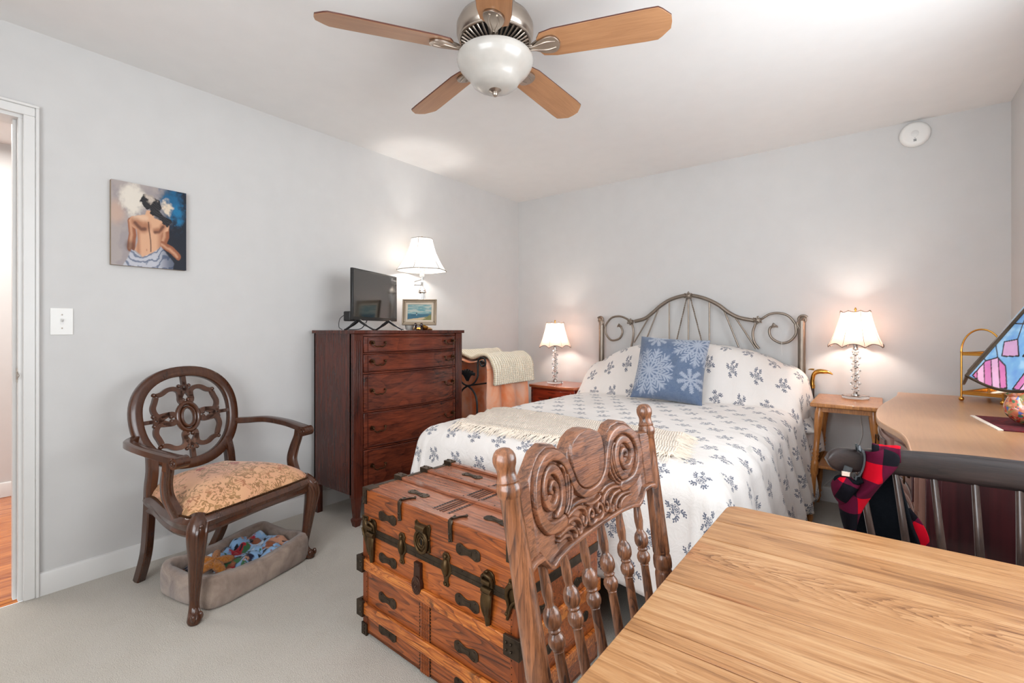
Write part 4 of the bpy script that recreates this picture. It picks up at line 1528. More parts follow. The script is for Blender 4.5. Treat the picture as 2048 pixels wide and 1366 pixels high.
def bed():
    t = thing('metal_bed', 'queen bed with arched pewter metal headboard standing against the back wall', 'bed', (BX, 2.70, 0))
    Y = 3.765
    BM = MAT['bedmetal']

    def P(a, b):
        return ony(1040 + a / 3.2, 560 + b / 3.2, Y)
    for s, (px) in ((0, 522), (1, 1803)):
        p = P(px, 262)
        M().tube([(p.x, Y, 0.0), (p.x, Y, p.z)], 0.0235, 16).build('headboard_post', BM, t, world=True)
        # scrolled cap
        m = M()
        sg = -1 if s == 0 else 1
        sp = []
        for k in range(44):
            a = -2.6 + k * 0.27
            r = 0.030 * (1 - k / 50)
            sp.append(Vector((p.x + sg * (0.006 - r * math.cos(a)), Y - 0.006 - 0.010 * k / 44, p.z + 0.008 + r * math.sin(a) * -1)))
        m.tube(sp, [0.0095 * (1 - k / 90) for k in range(44)], 8)
        m.tube([(p.x + sg * 0.006, Y - 0.006, p.z + 0.008), (p.x + sg * 0.006, Y + 0.012, p.z + 0.008)], 0.024, 18)
        for e in (-1, 0, 1):
            m.tube(cr([(p.x + sg * (0.012 + 0.004 * e), Y - 0.012, p.z + 0.02), (p.x + sg * (-0.016 + 0.010 * e), Y - 0.016, p.z - 0.015), (p.x + 0.010 * e, Y - 0.018, p.z - 0.055), (p.x + 0.012 * e, Y - 0.014, p.z - 0.085)], 5), [0.008 * (1 - k / 20) for k in range(16)], 6)
        m.build('scroll_cap', BM, t, world=True)
    arch = [(735, 265), (800, 246), (850, 208), (900, 165), (960, 127), (1030, 104), (1080, 99), (1130, 104), (1200, 125), (1270, 160), (1330, 205), (1400, 240), (1490, 258), (1520, 260)]
    M().tube(cr([P(*q) for q in arch], 6), 0.0145, 12).build('top_rail', BM, t, world=True)
    sl = [(545, 310), (552, 285), (585, 243), (635, 232), (685, 250), (715, 282), (727, 330), (722, 380), (712, 430)]
    sl2 = [(549, 300), (551, 345), (585, 385), (635, 375), (656, 335), (645, 300), (625, 292)]
    sr = [(1783, 320), (1765, 285), (1720, 232), (1660, 212), (1600, 218), (1550, 247), (1530, 262)]
    sr2 = [(1762, 285), (1765, 345), (1725, 392), (1670, 403), (1615, 375), (1595, 335), (1605, 303), (1640, 295)]
    sr3 = [(1508, 280), (1490, 335), (1498, 395), (1530, 440)]
    for q in (sl, sl2, sr, sr2, sr3):
        M().tube(cr([P(*a) for a in q], 6), 0.0085, 10).build('scroll', BM, t, world=True)
    for q in ([(955, 130), (955, 480)], [(1078, 110), (1078, 480)], [(1212, 130), (1212, 480)], [(890, 175), (780, 450)], [(828, 235), (730, 400)], [(1300, 180), (1400, 430)], [(1375, 235), (1510, 440)]):
        M().tube([P(*a) for a in q], 0.0062, 8).build('spindle', BM, t, world=True)
    for q in ([(1066, 118), (980, 480)], [(1092, 118), (1185, 480)]):
        a, b = P(*q[0]), P(*q[1])
        m = M()
        nn = 90
        for ph in (0, PI):
            m.tube([a.lerp(b, k / nn) + Vector((0.0028 * math.cos(k * 0.9 + ph), 0.0028 * math.sin(k * 0.9 + ph), 0)) for k in range(nn + 1)], 0.0032, 5)
        m.build('twisted_spindle', BM, t, world=True)
    for (a, b), r in (((1080, 101), 0.038), ((712, 268), 0.032), ((1522, 258), 0.036)):
        c = P(a, b)
        m = M().ball((c.x, c.y - 0.004, c.z), (r * 0.7, 0.018, r * 0.6), 16, 10)
        for k in range(6):
            an = 2 * PI * k / 6 + 0.3
            sp = [Vector((c.x + r * 0.62 * math.cos(an) + 0.011 * (1 - j / 14) * math.cos(j * 0.6 + an), Y - 0.018 - 0.002 * j / 6, c.z + r * 0.5 * math.sin(an) + 0.011 * (1 - j / 14) * math.sin(j * 0.6 + an))) for j in range(13)]
            m.tube(sp, 0.0038, 6)
        m.build('rosette', BM, t, world=True)
    for q in ((640, 297), (1628, 297)):
        c = P(*q)
        m = M()
        for e in range(4):
            m.tube(cr([(c.x - 0.022 + 0.003 * e, Y - 0.008, c.z - 0.004), (c.x - 0.005, Y - 0.012, c.z + 0.004 + 0.006 * e), (c.x + 0.016 - 0.002 * e, Y - 0.010, c.z + 0.004), (c.x + 0.020, Y - 0.008, c.z - 0.008)], 4), 0.004, 6)
        m.build('leaf_tip', BM, t, world=True)
    M().tube([(0.985, Y, 0.42), (2.445, Y, 0.42)], 0.012, 10).build('lower_rail', BM, t, world=True)
    M().box((BX - 0.745, 1.69, 0.42), (BX + 0.745, 3.73, 0.645)).build('mattress', MAT['mattress'], t, world=True, bevel=0.05, seg=4)
    M().box((BX - 0.745, 1.69, 0.20), (BX + 0.745, 3.73, 0.42)).build('box_spring', MAT['boxspring'], t, world=True, bevel=0.02)
    m = M()
    for x_ in (BX - 0.72, BX + 0.69):
        m.box((x_, 1.74, 0.17), (x_ + 0.03, 3.76, 0.20))
    for y_ in (1.76, 2.7, 3.5):
        m.box((BX - 0.7, y_, 0.17), (BX + 0.7, y_ + 0.03, 0.20))
    m.build('frame_rails', MAT['black'], t, world=True)
    for x_ in (BX - 0.66, BX + 0.66):
        for y_ in (1.86, 3.45):
            M().lathe([(0.0, 0.0), (0.022, 0.0), (0.024, 0.02), (0.014, 0.04), (0.012, 0.17), (0.0, 0.17)], (x_, y_, 0), 14).build('leg', MAT['black'], t, world=True)

    # bedspread, lying on the bed and hanging over three sides
    r = 0.11
    x0, x1, y0, y1 = BX - BHW + r, BX + BHW - r, BFOOT + r, 3.74
    LS, LF = 0.60, 0.50
    q90 = r * PI / 2
    us = np.arange(x0 - LS, x1 + LS + 0.001, 0.0155)
    vs_ = np.arange(y0 - LF, y1 + 0.001, 0.0155)
    verts, uvs = [], []
    for v in vs_:
        for u in us:
            cx, cy = min(max(u, x0), x1), max(v, y0)
            dx, dy = u - cx, v - cy
            L = max(abs(dx), abs(dy) * (LS / LF) if dy < 0 else 0)
            if L < 1e-9:
                verts.append((u, v, bed_top(u, v)))
            else:
                cs = abs(dx) / (abs(dx) + abs(dy) + 1e-9)
                L *= (1 - cs) * (LF / LS) + cs
                d = Vector((dx, dy)).normalized()
                zt = bed_top(cx, cy)
                mo = mound(cx, cy)
                hang = L
                if L < q90:
                    out, dr = r * math.sin(L / r), r * (1 - math.cos(L / r))
                else:
                    h = L - q90
                    out, dr = r + 0.12 * h, r + h
                # perimeter coordinate for the hanging folds
                per = (cy if abs(dx) > abs(dy) else cx) + math.atan2(abs(dx), abs(dy) + 1e-6) * 0.25 * (1 if dx > 0 else -1)
                if abs(dx) > abs(dy):
                    k = min(1.0, L / 0.5)
                    fold = k * (0.022 * math.sin(cy * 21 + 1.3 * math.sin(cy * 6)) + 0.010 * math.sin(cy * 47 + 1))
                    if dx > 0:
                        out += fold + 0.035 * k
                    else:
                        out += fold * 0.7
                else:
                    k = min(1.0, L / 0.5)
                    out += k * (0.012 * math.sin(cx * 11 + 0.6) + 0.006 * math.sin(cx * 23)) * 0.8
                ang = math.atan2(abs(dy), abs(dx))
                cornery = math.sin(2 * ang) if dy < 0 and dx != 0 else 0
                out += 0.05 * cornery * k * (1 + 0.4 * math.sin(ang * 14))
                # the pillow mound slumps over the side
                zz = zt - dr
                if mo > 0 or v > 3.2:
                    pass
                zz = max(zz, 0.055)
                px_ = cx + d.x * out
                if v > 3.1:
                    px_ += (1 if dx > 0 else -1) * 0.012 * min(1, (v - 3.1) / 0.3) * min(1, L / 0.15)
                verts.append((px_, cy + d.y * out, zz + 0.3 * wrinkle(u, v)))
            uvs.append((u, v))
    nu, nv = len(us), len(vs_)
    fs = [(j * nu + i, j * nu + i + 1, (j + 1) * nu + i + 1, (j + 1) * nu + i) for j in range(nv - 1) for i in range(nu - 1)]
    m = M().add(verts, fs)
    o = m.build('bedspread', MAT['duvet'], None, uv=uvs, solid=0.006, angle=80)
    tag(o, 'white bedspread with blue-grey floral sprigs draped over the bed and its pillows', 'bedspread')
    # pillow end showing beside the bedspread on the right
    m = M()

    def pil(u, v):
        a, b = 2 * u - 1, 2 * v - 1
        return None
    p = pillow_mesh(0.30, 0.21, 0.075)
    o = p.build('bed_pillow', MAT['duvet'], None, uv=[(q[0], q[1]) for q in p.v], angle=80)
    o.location = (2.275, 3.58, 0.60)
    o.rotation_euler = (math.radians(8), math.radians(8), math.radians(4))
    tag(o, 'floral pillow end poking out from under the bedspread beside the golden oak side table', 'pillow')
    # white tag string hanging from the right scroll
    c = P(1676, 403)
    M().tube(cr([(c.x, Y - 0.011, c.z + 0.008), (c.x + 0.001, Y - 0.013, c.z - 0.04), (c.x + 0.004, Y - 0.012, c.z - 0.085)], 4), 0.0013, 5).build('hanging_string', MAT['white'], t, world=True)


def pillow_mesh(hx, hy, th, n=48):
    m = M()

    def f(sg):
        def g(u, v):
            a, b = 2 * u - 1, 2 * v - 1
            k = max(0, (1 - abs(a) ** 3.2)) * max(0, (1 - abs(b) ** 3.2))
            pin = 0.055
            x_ = hx * a * (1 - pin * (1 - b * b) * abs(a) ** 3)
            y_ = hy * b * (1 - pin * (1 - a * a) * abs(b) ** 3)
            q = Vector((a * 2, b * 2, sg))
            return (x_, y_, sg * (th * k ** 0.55 * (1 + 0.12 * noise.noise(q * 1.7))) + 0.0015 * sg)
        return g
    m.grid(f(1), n, n)
    a = len(m.v)
    m.grid(f(-1), n, n)
    # reverse the lower side's faces
    h = len(m.f) // 2
    m.f[h:] = [t_[::-1] for t_ in m.f[h:]]
    edge = []
    for i in range(n - 1):
        edge.append((i, i + 1))
    idx = [i for i in range(n)] + [n * j + n - 1 for j in range(1, n)] + [n * (n - 1) + i for i in range(n - 2, -1, -1)] + [n * j for j in range(n - 2, 0, -1)]
    for i in range(len(idx)):
        p, q = idx[i], idx[(i + 1) % len(idx)]
        m.f.append((p, p + a, q + a, q))
        m.fa.append(0.0)
    return m


bed()


def snowflake_pillow():
    hx = 0.232
    n = 170
    m = pillow_mesh(hx, hx, 0.088, n)
    o = m.build('throw_pillow', vcol('heathered_wool', 0.95, 0.35, 420, 0.35), None, angle=80)
    tag(o, 'square slate-blue throw pillow with white snowflakes leaning on the bed', 'pillow')
    V = np.array(m.v)
    X, Y = V[:, 0] / hx, V[:, 1] / hx
    rs = np.random.RandomState(5)
    nz = rs.rand(len(X))
    n2 = fbm(X[None] * 0.5 + 0.5, Y[None] * 0.5 + 0.5, 30, 41, 3)[0]
    c = np.zeros((len(X), 3)) + L3(90, 106, 132)
    c = blend(c, nz * 0.35, L3(124, 138, 160))
    c = blend(c, (n2 < 0.42) * 0.25, L3(66, 88, 124))

    def flake(cx, cy, R, rot, arms, rich):
        nonlocal c
        d = np.full_like(X, 9.0)
        for k in range(arms):
            a = rot + 2 * PI * k / arms
            ca, sa = math.cos(a), math.sin(a)
            u = (X - cx) * ca + (Y - cy) * sa
            v = np.abs(-(X - cx) * sa + (Y - cy) * ca)
            d = np.minimum(d, seg_d(u, v, [(0.02, 0), (R, 0)]) / (0.016 * (0.7 + rich)))
            for q in np.arange(0.35, 0.98, 0.16 if rich > 0.5 else 0.28):
                L = R * (0.26 if q < 0.85 else 0.14) * rich
                d = np.minimum(d, seg_d(u, v, [(q * R, 0), (q * R + L * 0.8, L * 0.75)]) / 0.019)
            if rich > 0.8:
                # leaf-shaped barbed tip
                d = np.minimum(d, np.hypot((u - R * 0.93) / (R * 0.20), v / (R * 0.075)) / 1.0)
        c = blend(c, sstep(1.3, 0.6, d + (nz - 0.5) * 1.0) * 0.62, L3(186, 192, 204))
    flake(-0.50, -0.22, 0.62, 0.25, 12, 1.0)
    flake(0.72, 0.72, 0.62, 0.5, 12, 0.9)
    flake(0.66, -0.40, 0.34, 0.2, 8, 0.6)
    flake(-0.42, 0.84, 0.28, 0.3, 8, 0.6)
    colors(o, c)
    o.rotation_euler = (math.radians(58), math.radians(0), 0)
    base = Vector((1.745, 3.10, 0.66))
    rx = Matrix.Rotation(math.radians(64), 4, 'X')
    rz = Matrix.Rotation(math.radians(9), 4, 'Z')
    ry = Matrix.Rotation(math.radians(-3.5), 4, 'Z')
    o.matrix_world = Matrix.Translation(base + Vector((0.01, 0.115, 0.225))) @ rz @ rx @ ry
    return o


snowflake_pillow()


def bed_throw():
    t = thing('fringed_throw', 'cream woven throw with fringe laid across the foot of the bed', 'throw', (1.65, 1.95, 0.68))
    FL, FR, BR, BL = Vector((1.165, 1.765)), Vector((2.255, 1.80)), Vector((2.19, 2.17)), Vector((0.985, 2.26))

    def pt(u, v, lift=0.014):
        p = (FL * (1 - u) + FR * u) * (1 - v) + (BL * (1 - u) + BR * u) * v
        q = Vector((p.x * 5, p.y * 5, 3))
        p = p + Vector((noise.noise(q), noise.noise(q + Vector((9, 0, 0))))) * 0.012
        z = 0
        if p.y < y_edge:
            pass
        return Vector((p.x, p.y, drape(p.x, p.y) + lift + 0.006 * noise.noise(q * 2) + 0.004 * math.sin(v * 26 + u * 3)))
    y_edge = 1.76

    def drape(x_, y_):
        y0 = BFOOT + 0.11
        if y_ >= y0:
            return bed_top(x_, y_)
        d = min(1, (y0 - y_) / 0.11)
        return bed_top(x_, y0) - 0.11 * (1 - math.sqrt(max(0, 1 - d * d)))
    nu, nv = 110, 44
    m = M().grid(lambda u, v: pt(u, v), nu, nv)
    uv = [(i / (nu - 1) * 1.2, j / (nv - 1) * 0.45) for j in range(nv) for i in range(nu)]
    m.build('woven_panel', MAT['throw'], t, world=True, uv=uv, solid=0.014, angle=80)
    m = M()
    R_ = random.Random(8)
    for side in (0, 1):
        for i in range(300 if side == 0 else 110):
            if side == 0:
                u, v = R_.random(), 0.01
                dirv = Vector((R_.uniform(-0.35, 0.35), -1))
            else:
                u, v = 0.99, R_.random()
                dirv = Vector((1, R_.uniform(-0.7, 0.2)))
            b = pt(u, v, 0.012)
            L = R_.uniform(0.05, 0.085)
            pts = []
            for k in range(6):
                s_ = k / 5
                x_, y_ = b.x + dirv.x * L * s_ + 0.004 * math.sin(s_ * 6 + i), b.y + dirv.y * L * s_
                pts.append(Vector((x_, y_, drape(x_, y_) + 0.013 * (1 - s_) + 0.006 + 0.003 * R_.random())))
            m.tube(pts, [0.0022, 0.002, 0.0018, 0.0018, 0.0014, 0.0008], 4)
    tag(m.build('fringe', MAT['fringe'], t, world=True), kind='stuff')


bed_throw()


# ------------------------------------------------------------ left nightstand and quilt rack
def nightstand():
    t = thing('nightstand', 'red-painted wooden nightstand with one drawer left of the bed', 'nightstand', (0.67, 3.60, 0))
    red = wood('red_wood', lin(96, 26, 12), lin(182, 62, 30), 0, 10, 8, 0.3, 0.4, 0.03)
    top = wood('orange_top', lin(140, 62, 30), lin(204, 116, 74), 0, 10, 8, 0.25, 0.5, 0.03)
    hx, hy = 0.245, 0.20
    out = [(-hx, hy), (-hx, -hy + 0.02), (-hx + 0.02, -hy)] + [(-hx + 0.03 + (2 * hx - 0.06) * k / 16, -hy - 0.022 * math.sin(PI * k / 16)) for k in range(17)] + [(hx - 0.02, -hy), (hx, -hy + 0.02), (hx, hy)]
    M().prism(out[::1], 0.652, 0.676).build('top', top, t, bevel=0.006, seg=3)
    M().box((-hx + 0.025, -hy + 0.02, 0.34), (hx - 0.025, hy - 0.01, 0.652)).build('case', red, t, bevel=0.003)
    for z0, z1 in ((0.505, 0.635), (0.36, 0.49)):
        d = M().box((-hx + 0.05, -hy + 0.004, z0), (hx - 0.05, -hy + 0.03, z1)).build('drawer', red, t, bevel=0.005)
        M().tube([(0, -hy + 0.004, (z0 + z1) / 2), (0, -hy - 0.008, (z0 + z1) / 2)], 0.005, 8).ball((0, -hy - 0.014, (z0 + z1) / 2), (0.013, 0.009, 0.013), 12, 8).build('knob', MAT['pull'], d)
    for sx in (-1, 1):
        for sy in (-1, 1):
            x_, y_ = sx * (hx - 0.035), sy * (hy - 0.03)
            M().tube(cr([(x_, y_, 0.40), (x_ + sx * 0.008, y_ + sy * 0.006, 0.28), (x_ - sx * 0.004, y_, 0.12), (x_ + sx * 0.006, y_ + sy * 0.004, 0.0)], 5), [0.020 - 0.009 * i / 15 for i in range(16)], up=(0, 1, 0), sect=RECT).build('leg', red, t)


nightstand()


def quilt_rack():
    t = thing('quilt_rack', 'black wrought-iron quilt rack with scrolled ends in the corner', 'quilt rack', (0.36, 2.98, 0))
    B = MAT['black']
    for y_ in (2.70, 3.24):
        m = M()

        def sc(cx, cz, r, a0, turns, sg=1):
            return [Vector((cx + sg * r * (1 - 0.8 * k / 30) * math.cos(a0 + turns * 2 * PI * k / 30), y_, cz + r * (1 - 0.8 * k / 30) * math.sin(a0 + turns * 2 * PI * k / 30))) for k in range(31)]
        for sg, xc in ((1, 0.51), (-1, 0.21)):
            m.tube([Vector((xc - sg * 0.045, y_, 0.80))] + sc(xc, 0.905, 0.045, PI, -1.4, sg), 0.0075, 8)
        m.tube(cr([(0.465, y_, 0.85), (0.46, y_, 0.79), (0.42, y_, 0.74), (0.36, y_, 0.72), (0.30, y_, 0.74), (0.26, y_, 0.79), (0.255, y_, 0.85)], 5), 0.007, 8)
        m.tube(cr([(0.36, y_, 0.72), (0.42, y_, 0.68), (0.455, y_, 0.60), (0.46, y_, 0.40), (0.50, y_, 0.0)], 6), 0.0075, 8)
        m.tube(cr([(0.36, y_, 0.72), (0.30, y_, 0.68), (0.265, y_, 0.60), (0.26, y_, 0.40), (0.22, y_, 0.0)], 6), 0.0075, 8)
        m.build('end_frame', B, t, world=True)
        # cast leaf ornament
        lf = M()
        for a in range(-3, 4):
            an = a * 0.3
            lf.tube(cr([(0.36, y_ - 0.004, 0.76), (0.36 + 0.05 * math.sin(an), y_ - 0.008, 0.80 + 0.02 * math.cos(an)), (0.36 + 0.10 * math.sin(an), y_ - 0.004, 0.80 + 0.05 * math.cos(an) - 0.02 * abs(an))], 4), (0.012, 0.004), 8, up=(0, 1, 0))
        lf.build('leaf_ornament', B, t, world=True)
    for x_, z_ in ((0.50, 0.90), (0.22, 0.90), (0.36, 0.72), (0.455, 0.30), (0.265, 0.30)):
        M().tube([(x_, 2.70, z_), (x_, 3.24, z_)], 0.0065, 8).build('rail', B, t, world=True)

    def drape(y0, y1, rx, path, nw, amp, seed, th):
        P = cr(path, 8)
        L = [0]
        for a, b in zip(P[:-1], P[1:]):
            L.append(L[-1] + (b - a).length)
        n = len(P)
        nu = 44

        def f(u, v):
            k = v * (n - 1)
            i = min(int(k), n - 2)
            p = P[i].lerp(P[i + 1], k - i)
            T = (P[min(i + 1, n - 1)] - P[i]).normalized()
            nr = Vector((T.z, 0, -T.x))
            hang = min(1, max(0, (0.90 - p.z) / 0.25))
            y = y0 + (y1 - y0) * u
            d = amp * hang * math.sin(u * nw * 2 * PI + seed + 2 * math.sin(v * 3)) + 0.008 * noise.noise(Vector((u * 5, v * 7, seed)))
            return Vector((p.x, y + 0.012 * noise.noise(Vector((v * 6, u, seed))), p.z)) - nr * d
        m = M().grid(f, nu, 60)
        uv = [(i / (nu - 1) * (y1 - y0), v / 59 * L[-1]) for v in range(60) for i in range(nu)]
        return m, uv
    m, uv = drape(2.72, 3.20, 0, [(0.565, 0, 0.16), (0.56, 0, 0.5), (0.55, 0, 0.78), (0.535, 0, 0.88), (0.50, 0, 0.925), (0.45, 0, 0.915), (0.36, 0, 0.895), (0.27, 0, 0.915), (0.22, 0, 0.93), (0.185, 0, 0.90), (0.16, 0, 0.80), (0.15, 0, 0.55), (0.15, 0, 0.2)], 2.5, 0.022, 1.0, 0.01)
    o = m.build('salmon_throw', MAT['salmon'], None, uv=uv, solid=0.008, angle=80)
    tag(o, 'salmon and orange mottled throw hanging to the floor over the quilt rack', 'throw')
    m, uv = drape(2.735, 3.235, 0, [(0.60, 0, 0.735), (0.60, 0, 0.80), (0.59, 0, 0.875), (0.555, 0, 0.935), (0.50, 0, 0.965), (0.43, 0, 0.955), (0.36, 0, 0.935), (0.28, 0, 0.955), (0.22, 0, 0.985), (0.165, 0, 0.965), (0.13, 0, 0.88), (0.12, 0, 0.70)], 1.5, 0.008, 2.0, 0.02)
    o = m.build('knitted_blanket', MAT['knit'], None, uv=uv, solid=0.022, angle=80)
    tag(o, 'cream chunky knitted blanket folded over the top of the quilt rack', 'blanket')


quilt_rack()


# ------------------------------------------------------------ right side table, cane
def side_table():
    t = thing('side_table', 'golden oak side table with splayed turned legs right of the bed', 'side table', (2.735, 3.535, 0))
    G = MAT['oak_side']
    x0, x1, y0, y1 = -0.175, 0.165, -0.262, 0.262
    M().box((x0, y0, 0.703), (x1, y1, 0.725)).build('top', G, t, bevel=0.005, seg=3)
    M().box((x0 + 0.035, y0 + 0.05, 0.335), (x1 - 0.03, y1 - 0.05, 0.352)).build('shelf', G, t, bevel=0.003)
    for sx in (-1, 1):
        for sy in (-1, 1):
            a = Vector((0.0 + sx * 0.125 - 0.005, sy * 0.20, 0.703))
            b = Vector((0.0 + sx * 0.175 - 0.005, sy * 0.245, 0.0))
            if sy > 0:
                b.y = 0.235
            ps, rs = [], []
            prof = [(0, 0.017), (0.06, 0.024), (0.14, 0.022), (0.26, 0.016), (0.36, 0.014), (0.37, 0.019), (0.385, 0.014), (0.40, 0.020), (0.42, 0.014), (0.435, 0.020), (0.455, 0.015), (0.47, 0.020), (0.49, 0.020), (0.56, 0.021), (0.58, 0.015), (0.62, 0.014), (0.75, 0.018), (0.86, 0.014), (0.88, 0.019), (0.90, 0.013), (0.93, 0.018), (0.96, 0.014), (1.0, 0.010)]
            for k, r in prof:
                ps.append(a.lerp(b, k))
                rs.append(r)
            M().tube(ps, rs, 14).build('leg', G, t, angle=60)
    for sy in (-1, 1):
        m = M().box((-0.12, sy * 0.21 - 0.01, 0.672), (0.115, sy * 0.21 + 0.01, 0.703))
        m.build('apron', G, t)
    # lamp cord hanging behind
    c = M().tube(cr([(2.775, 3.73, 0.727), (2.80, 3.805, 0.715), (2.785, 3.81, 0.60), (2.79, 3.812, 0.45), (2.70, 3.80, 0.25), (2.56, 3.76, 0.08), (2.50, 3.55, 0.006), (2.53, 3.40, 0.004)], 8), 0.0026, 6)
    o = c.build('lamp_cord', MAT['white'], None)
    tag(o, 'thin lamp cord hanging behind the golden oak side table down to the carpet', 'cord')


side_table()


def cane():
    t = thing('walking_cane', 'walking cane with brass bird-head handle standing between bed and side table', 'cane', (2.525, 3.70, 0))
    M().tube([(0.0, 0, 0.0), (0.0, 0.085, 0.78)], [0.0085, 0.0115], 12).build('shaft', plain('dark_shaft', lin(50, 30, 20), 0.35), t)
    base = Vector((0.0, 0.085, 0.77))
    d = Vector((0.9, -0.1, 0)).normalized()
    m = M()
    path = cr([base, base + Vector((0, 0.002, 0.045)), base + Vector((0.002, 0.0, 0.085)) + d * 0.008, base + Vector((0, 0, 0.103)) + d * 0.035, base + Vector((0, 0, 0.104)) + d * 0.07, base + Vector((0, 0, 0.100)) + d * 0.095, base + Vector((0, 0, 0.088)) + d * 0.116], 5)
    r = crs([0.013, 0.0125, 0.013, 0.016, 0.014, 0.009, 0.003], 5)
    m.tube(path, r, 12)
    m.tube(cr([base + Vector((0, 0, 0.115)) + d * 0.01, base + Vector((0, 0, 0.116)) - d * 0.012, base + Vector((0, 0, 0.112)) - d * 0.024], 4), [0.007, 0.006, 0.006, 0.005, 0.004, 0.004, 0.003, 0.003, 0.002], 8)
    for s in (-1, 1):
        q = base + Vector((0, 0, 0.110)) + d * 0.062 + Vector((-d.y, d.x, 0)) * s * 0.012
        m.ball((q.x, q.y, q.z), 0.004, 8, 6)
    m.tube([base + Vector((0, 0, -0.012)), base + Vector((0, 0, 0.012))], 0.0155, 14)
    m.build('bird_head_handle', MAT['brass'], t)


cane()


# ------------------------------------------------------------ long dresser along the right wall
def long_dresser():
    t = thing('long_dresser', 'long mahogany serpentine-front dresser with glossy top along the right wall', 'dresser', (3.19, 2.63, 0))
    x = N('dresser_top_veneer')
    base_top = wood('dresser_top_mahogany', lin(168, 120, 84), lin(204, 156, 114), 1, 10, 12, 0.28, 0, 0, rings=0, contrast=0.10)
    fr = wood('dresser_front', lin(112, 76, 66), lin(156, 116, 102), 2, 8, 9, 0.28, 0, 0, rings=0.1, contrast=0.12)
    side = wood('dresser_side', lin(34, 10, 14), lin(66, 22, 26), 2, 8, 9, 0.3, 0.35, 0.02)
    edge = [(2.964, 3.47), (2.955, 3.30), (2.928, 3.10), (2.896, 2.90), (2.876, 2.70), (2.870, 2.52), (2.878, 2.34), (2.905, 2.215), (2.938, 2.09), (2.950, 1.95), (2.950, 1.775)]
    E = cr([(a, b, 0) for a, b in edge], 5)
    M().prism([(3.455, 3.47)] + [(p.x, p.y) for p in E] + [(3.455, 1.775)], 0.776, 0.80).build('top', base_top, t, world=True, bevel=0.005, seg=3)
    I = [Vector((p.x + 0.022, min(3.45, max(1.795, p.y)), 0)) for p in E]
    M().prism([(3.45, 3.45)] + [(p.x, p.y) for p in I] + [(3.45, 1.80)], 0.10, 0.776).build('carcass', fr, t, world=True)
    M().box((2.985, 1.785, 0.07), (3.45, 1.80, 0.776)).box((2.985, 1.780, 0.07), (3.02, 1.79, 0.776)).box((3.415, 1.780, 0.07), (3.45, 1.79, 0.776)).build('end_panel', side, t, world=True, bevel=0.002)
    # drawers following the curve: three banks of three
    def xs(y):
        for a, b in zip(I[:-1], I[1:]):
            if b.y <= y <= a.y:
                return b.x + (a.x - b.x) * (y - b.y) / max(1e-6, a.y - b.y)
        return I[-1].x
    for (ya, yb) in ((1.83, 2.19), (2.23, 2.99), (3.03, 3.42)):
        for (z0, z1) in ((0.62, 0.755), (0.40, 0.60), (0.15, 0.38)):
            yy = [ya + (yb - ya) * k / 16 for k in range(17)]
            m = M().prism([(xs(y) - 0.010, y) for y in yy] + [(xs(y) + 0.02, y) for y in yy[::-1]], z0, z1)
            d = m.build('drawer', fr, t, world=True, bevel=0.002)
            lp = [(xs(y) - 0.012, y, z1 - 0.02) for y in yy[1:-1]] + [(xs(y) - 0.012, y, z0 + 0.02) for y in yy[1:-1][::-1]]
            b = M().tube(lp, 0.004, 6, closed=True).build('bead_moulding', side, d)
            b.data.transform(basis(t).inverted())
            ym, zm = (ya + yb) / 2, (z0 + z1) / 2
            m = M()
            P = Vector((xs(ym) - 0.012, ym, zm))
            m.ball(tuple(P), (0.008, 0.018, 0.018), 12, 8)
            m.tube([P + Vector((-0.012, 0.022 * math.cos(a), -0.014 + 0.022 * math.sin(a))) for a in [2 * PI * k / 20 for k in range(20)]], 0.0028, 6, closed=True)
            h = m.build('ring_pull', MAT['pull'], d)
            h.data.transform(basis(t).inverted())
    # arched apron and bracket feet
    for (x_, y_) in ((3.0, 1.82), (3.0, 3.42), (3.42, 1.82), (3.42, 3.42)):
        M().tube([(x_, y_, 0.12), (x_, y_, 0.0)], [0.028, 0.018], sect=RECT, up=(1, 0, 0)).build('foot', fr, t, world=True)


long_dresser()


def brass_stand():
    t = thing('brass_tiered_stand', 'polished brass two-tier stand with arched handle on the long dresser', 'brass stand', (3.34, 3.34, 0.80), math.radians(-25))
    B = MAT['brass']
    hx, hy = 0.075, 0.16
    m = M()
    for sx in (-1, 1):
        for sy in (-1, 1):
            m.tube([(sx * hx, sy * hy, 0.012), (sx * hx, sy * hy, 0.245)], 0.0045, 8)
            m.ball((sx * hx, sy * hy, 0.011), 0.011, 12, 8)
            m.ball((sx * hx, sy * hy, 0.245), 0.006, 8, 6)
    m.build('post', B, t)
    for z in (0.035, 0.228):
        m = M().box((-hx, -hy, z - 0.002), (hx, hy, z + 0.001))
        for a, b in (((-hx, -hy), (hx, -hy)), ((hx, -hy), (hx, hy)), ((hx, hy), (-hx, hy)), ((-hx, hy), (-hx, -hy))):
            m.tube([(a[0], a[1], z + 0.012), (b[0], b[1], z + 0.012)], 0.003, 6)
            d = Vector((b[0] - a[0], b[1] - a[1], 0))
            nrm = Vector((-d.y, d.x, 0)).normalized() * 0.001
            m.add([Vector((a[0], a[1], z)), Vector((b[0], b[1], z)), Vector((b[0], b[1], z + 0.012)), Vector((a[0], a[1], z + 0.012))], [(0, 1, 2, 3)])
        m.build('tray', B, t, angle=30)
    for sy in (-1,):
        arc = [(hx * math.cos(a), sy * hy, 0.245 + 0.11 * math.sin(a)) for a in [PI * k / 24 for k in range(25)]]
        M().tube(arc, 0.0042, 8).build('arched_handle', B, t)
    b = thing('brass_box', 'small square brass box behind the brass stand on the long dresser', 'box', (3.41, 3.06, 0.80), 0.2)
    M().box((-0.025, -0.035, 0), (0.025, 0.035, 0.045)).build('body', B, b, bevel=0.003)
    M().box((-0.027, -0.037, 0.0455), (0.027, 0.037, 0.058)).build('lid', B, b, bevel=0.004)


brass_stand()


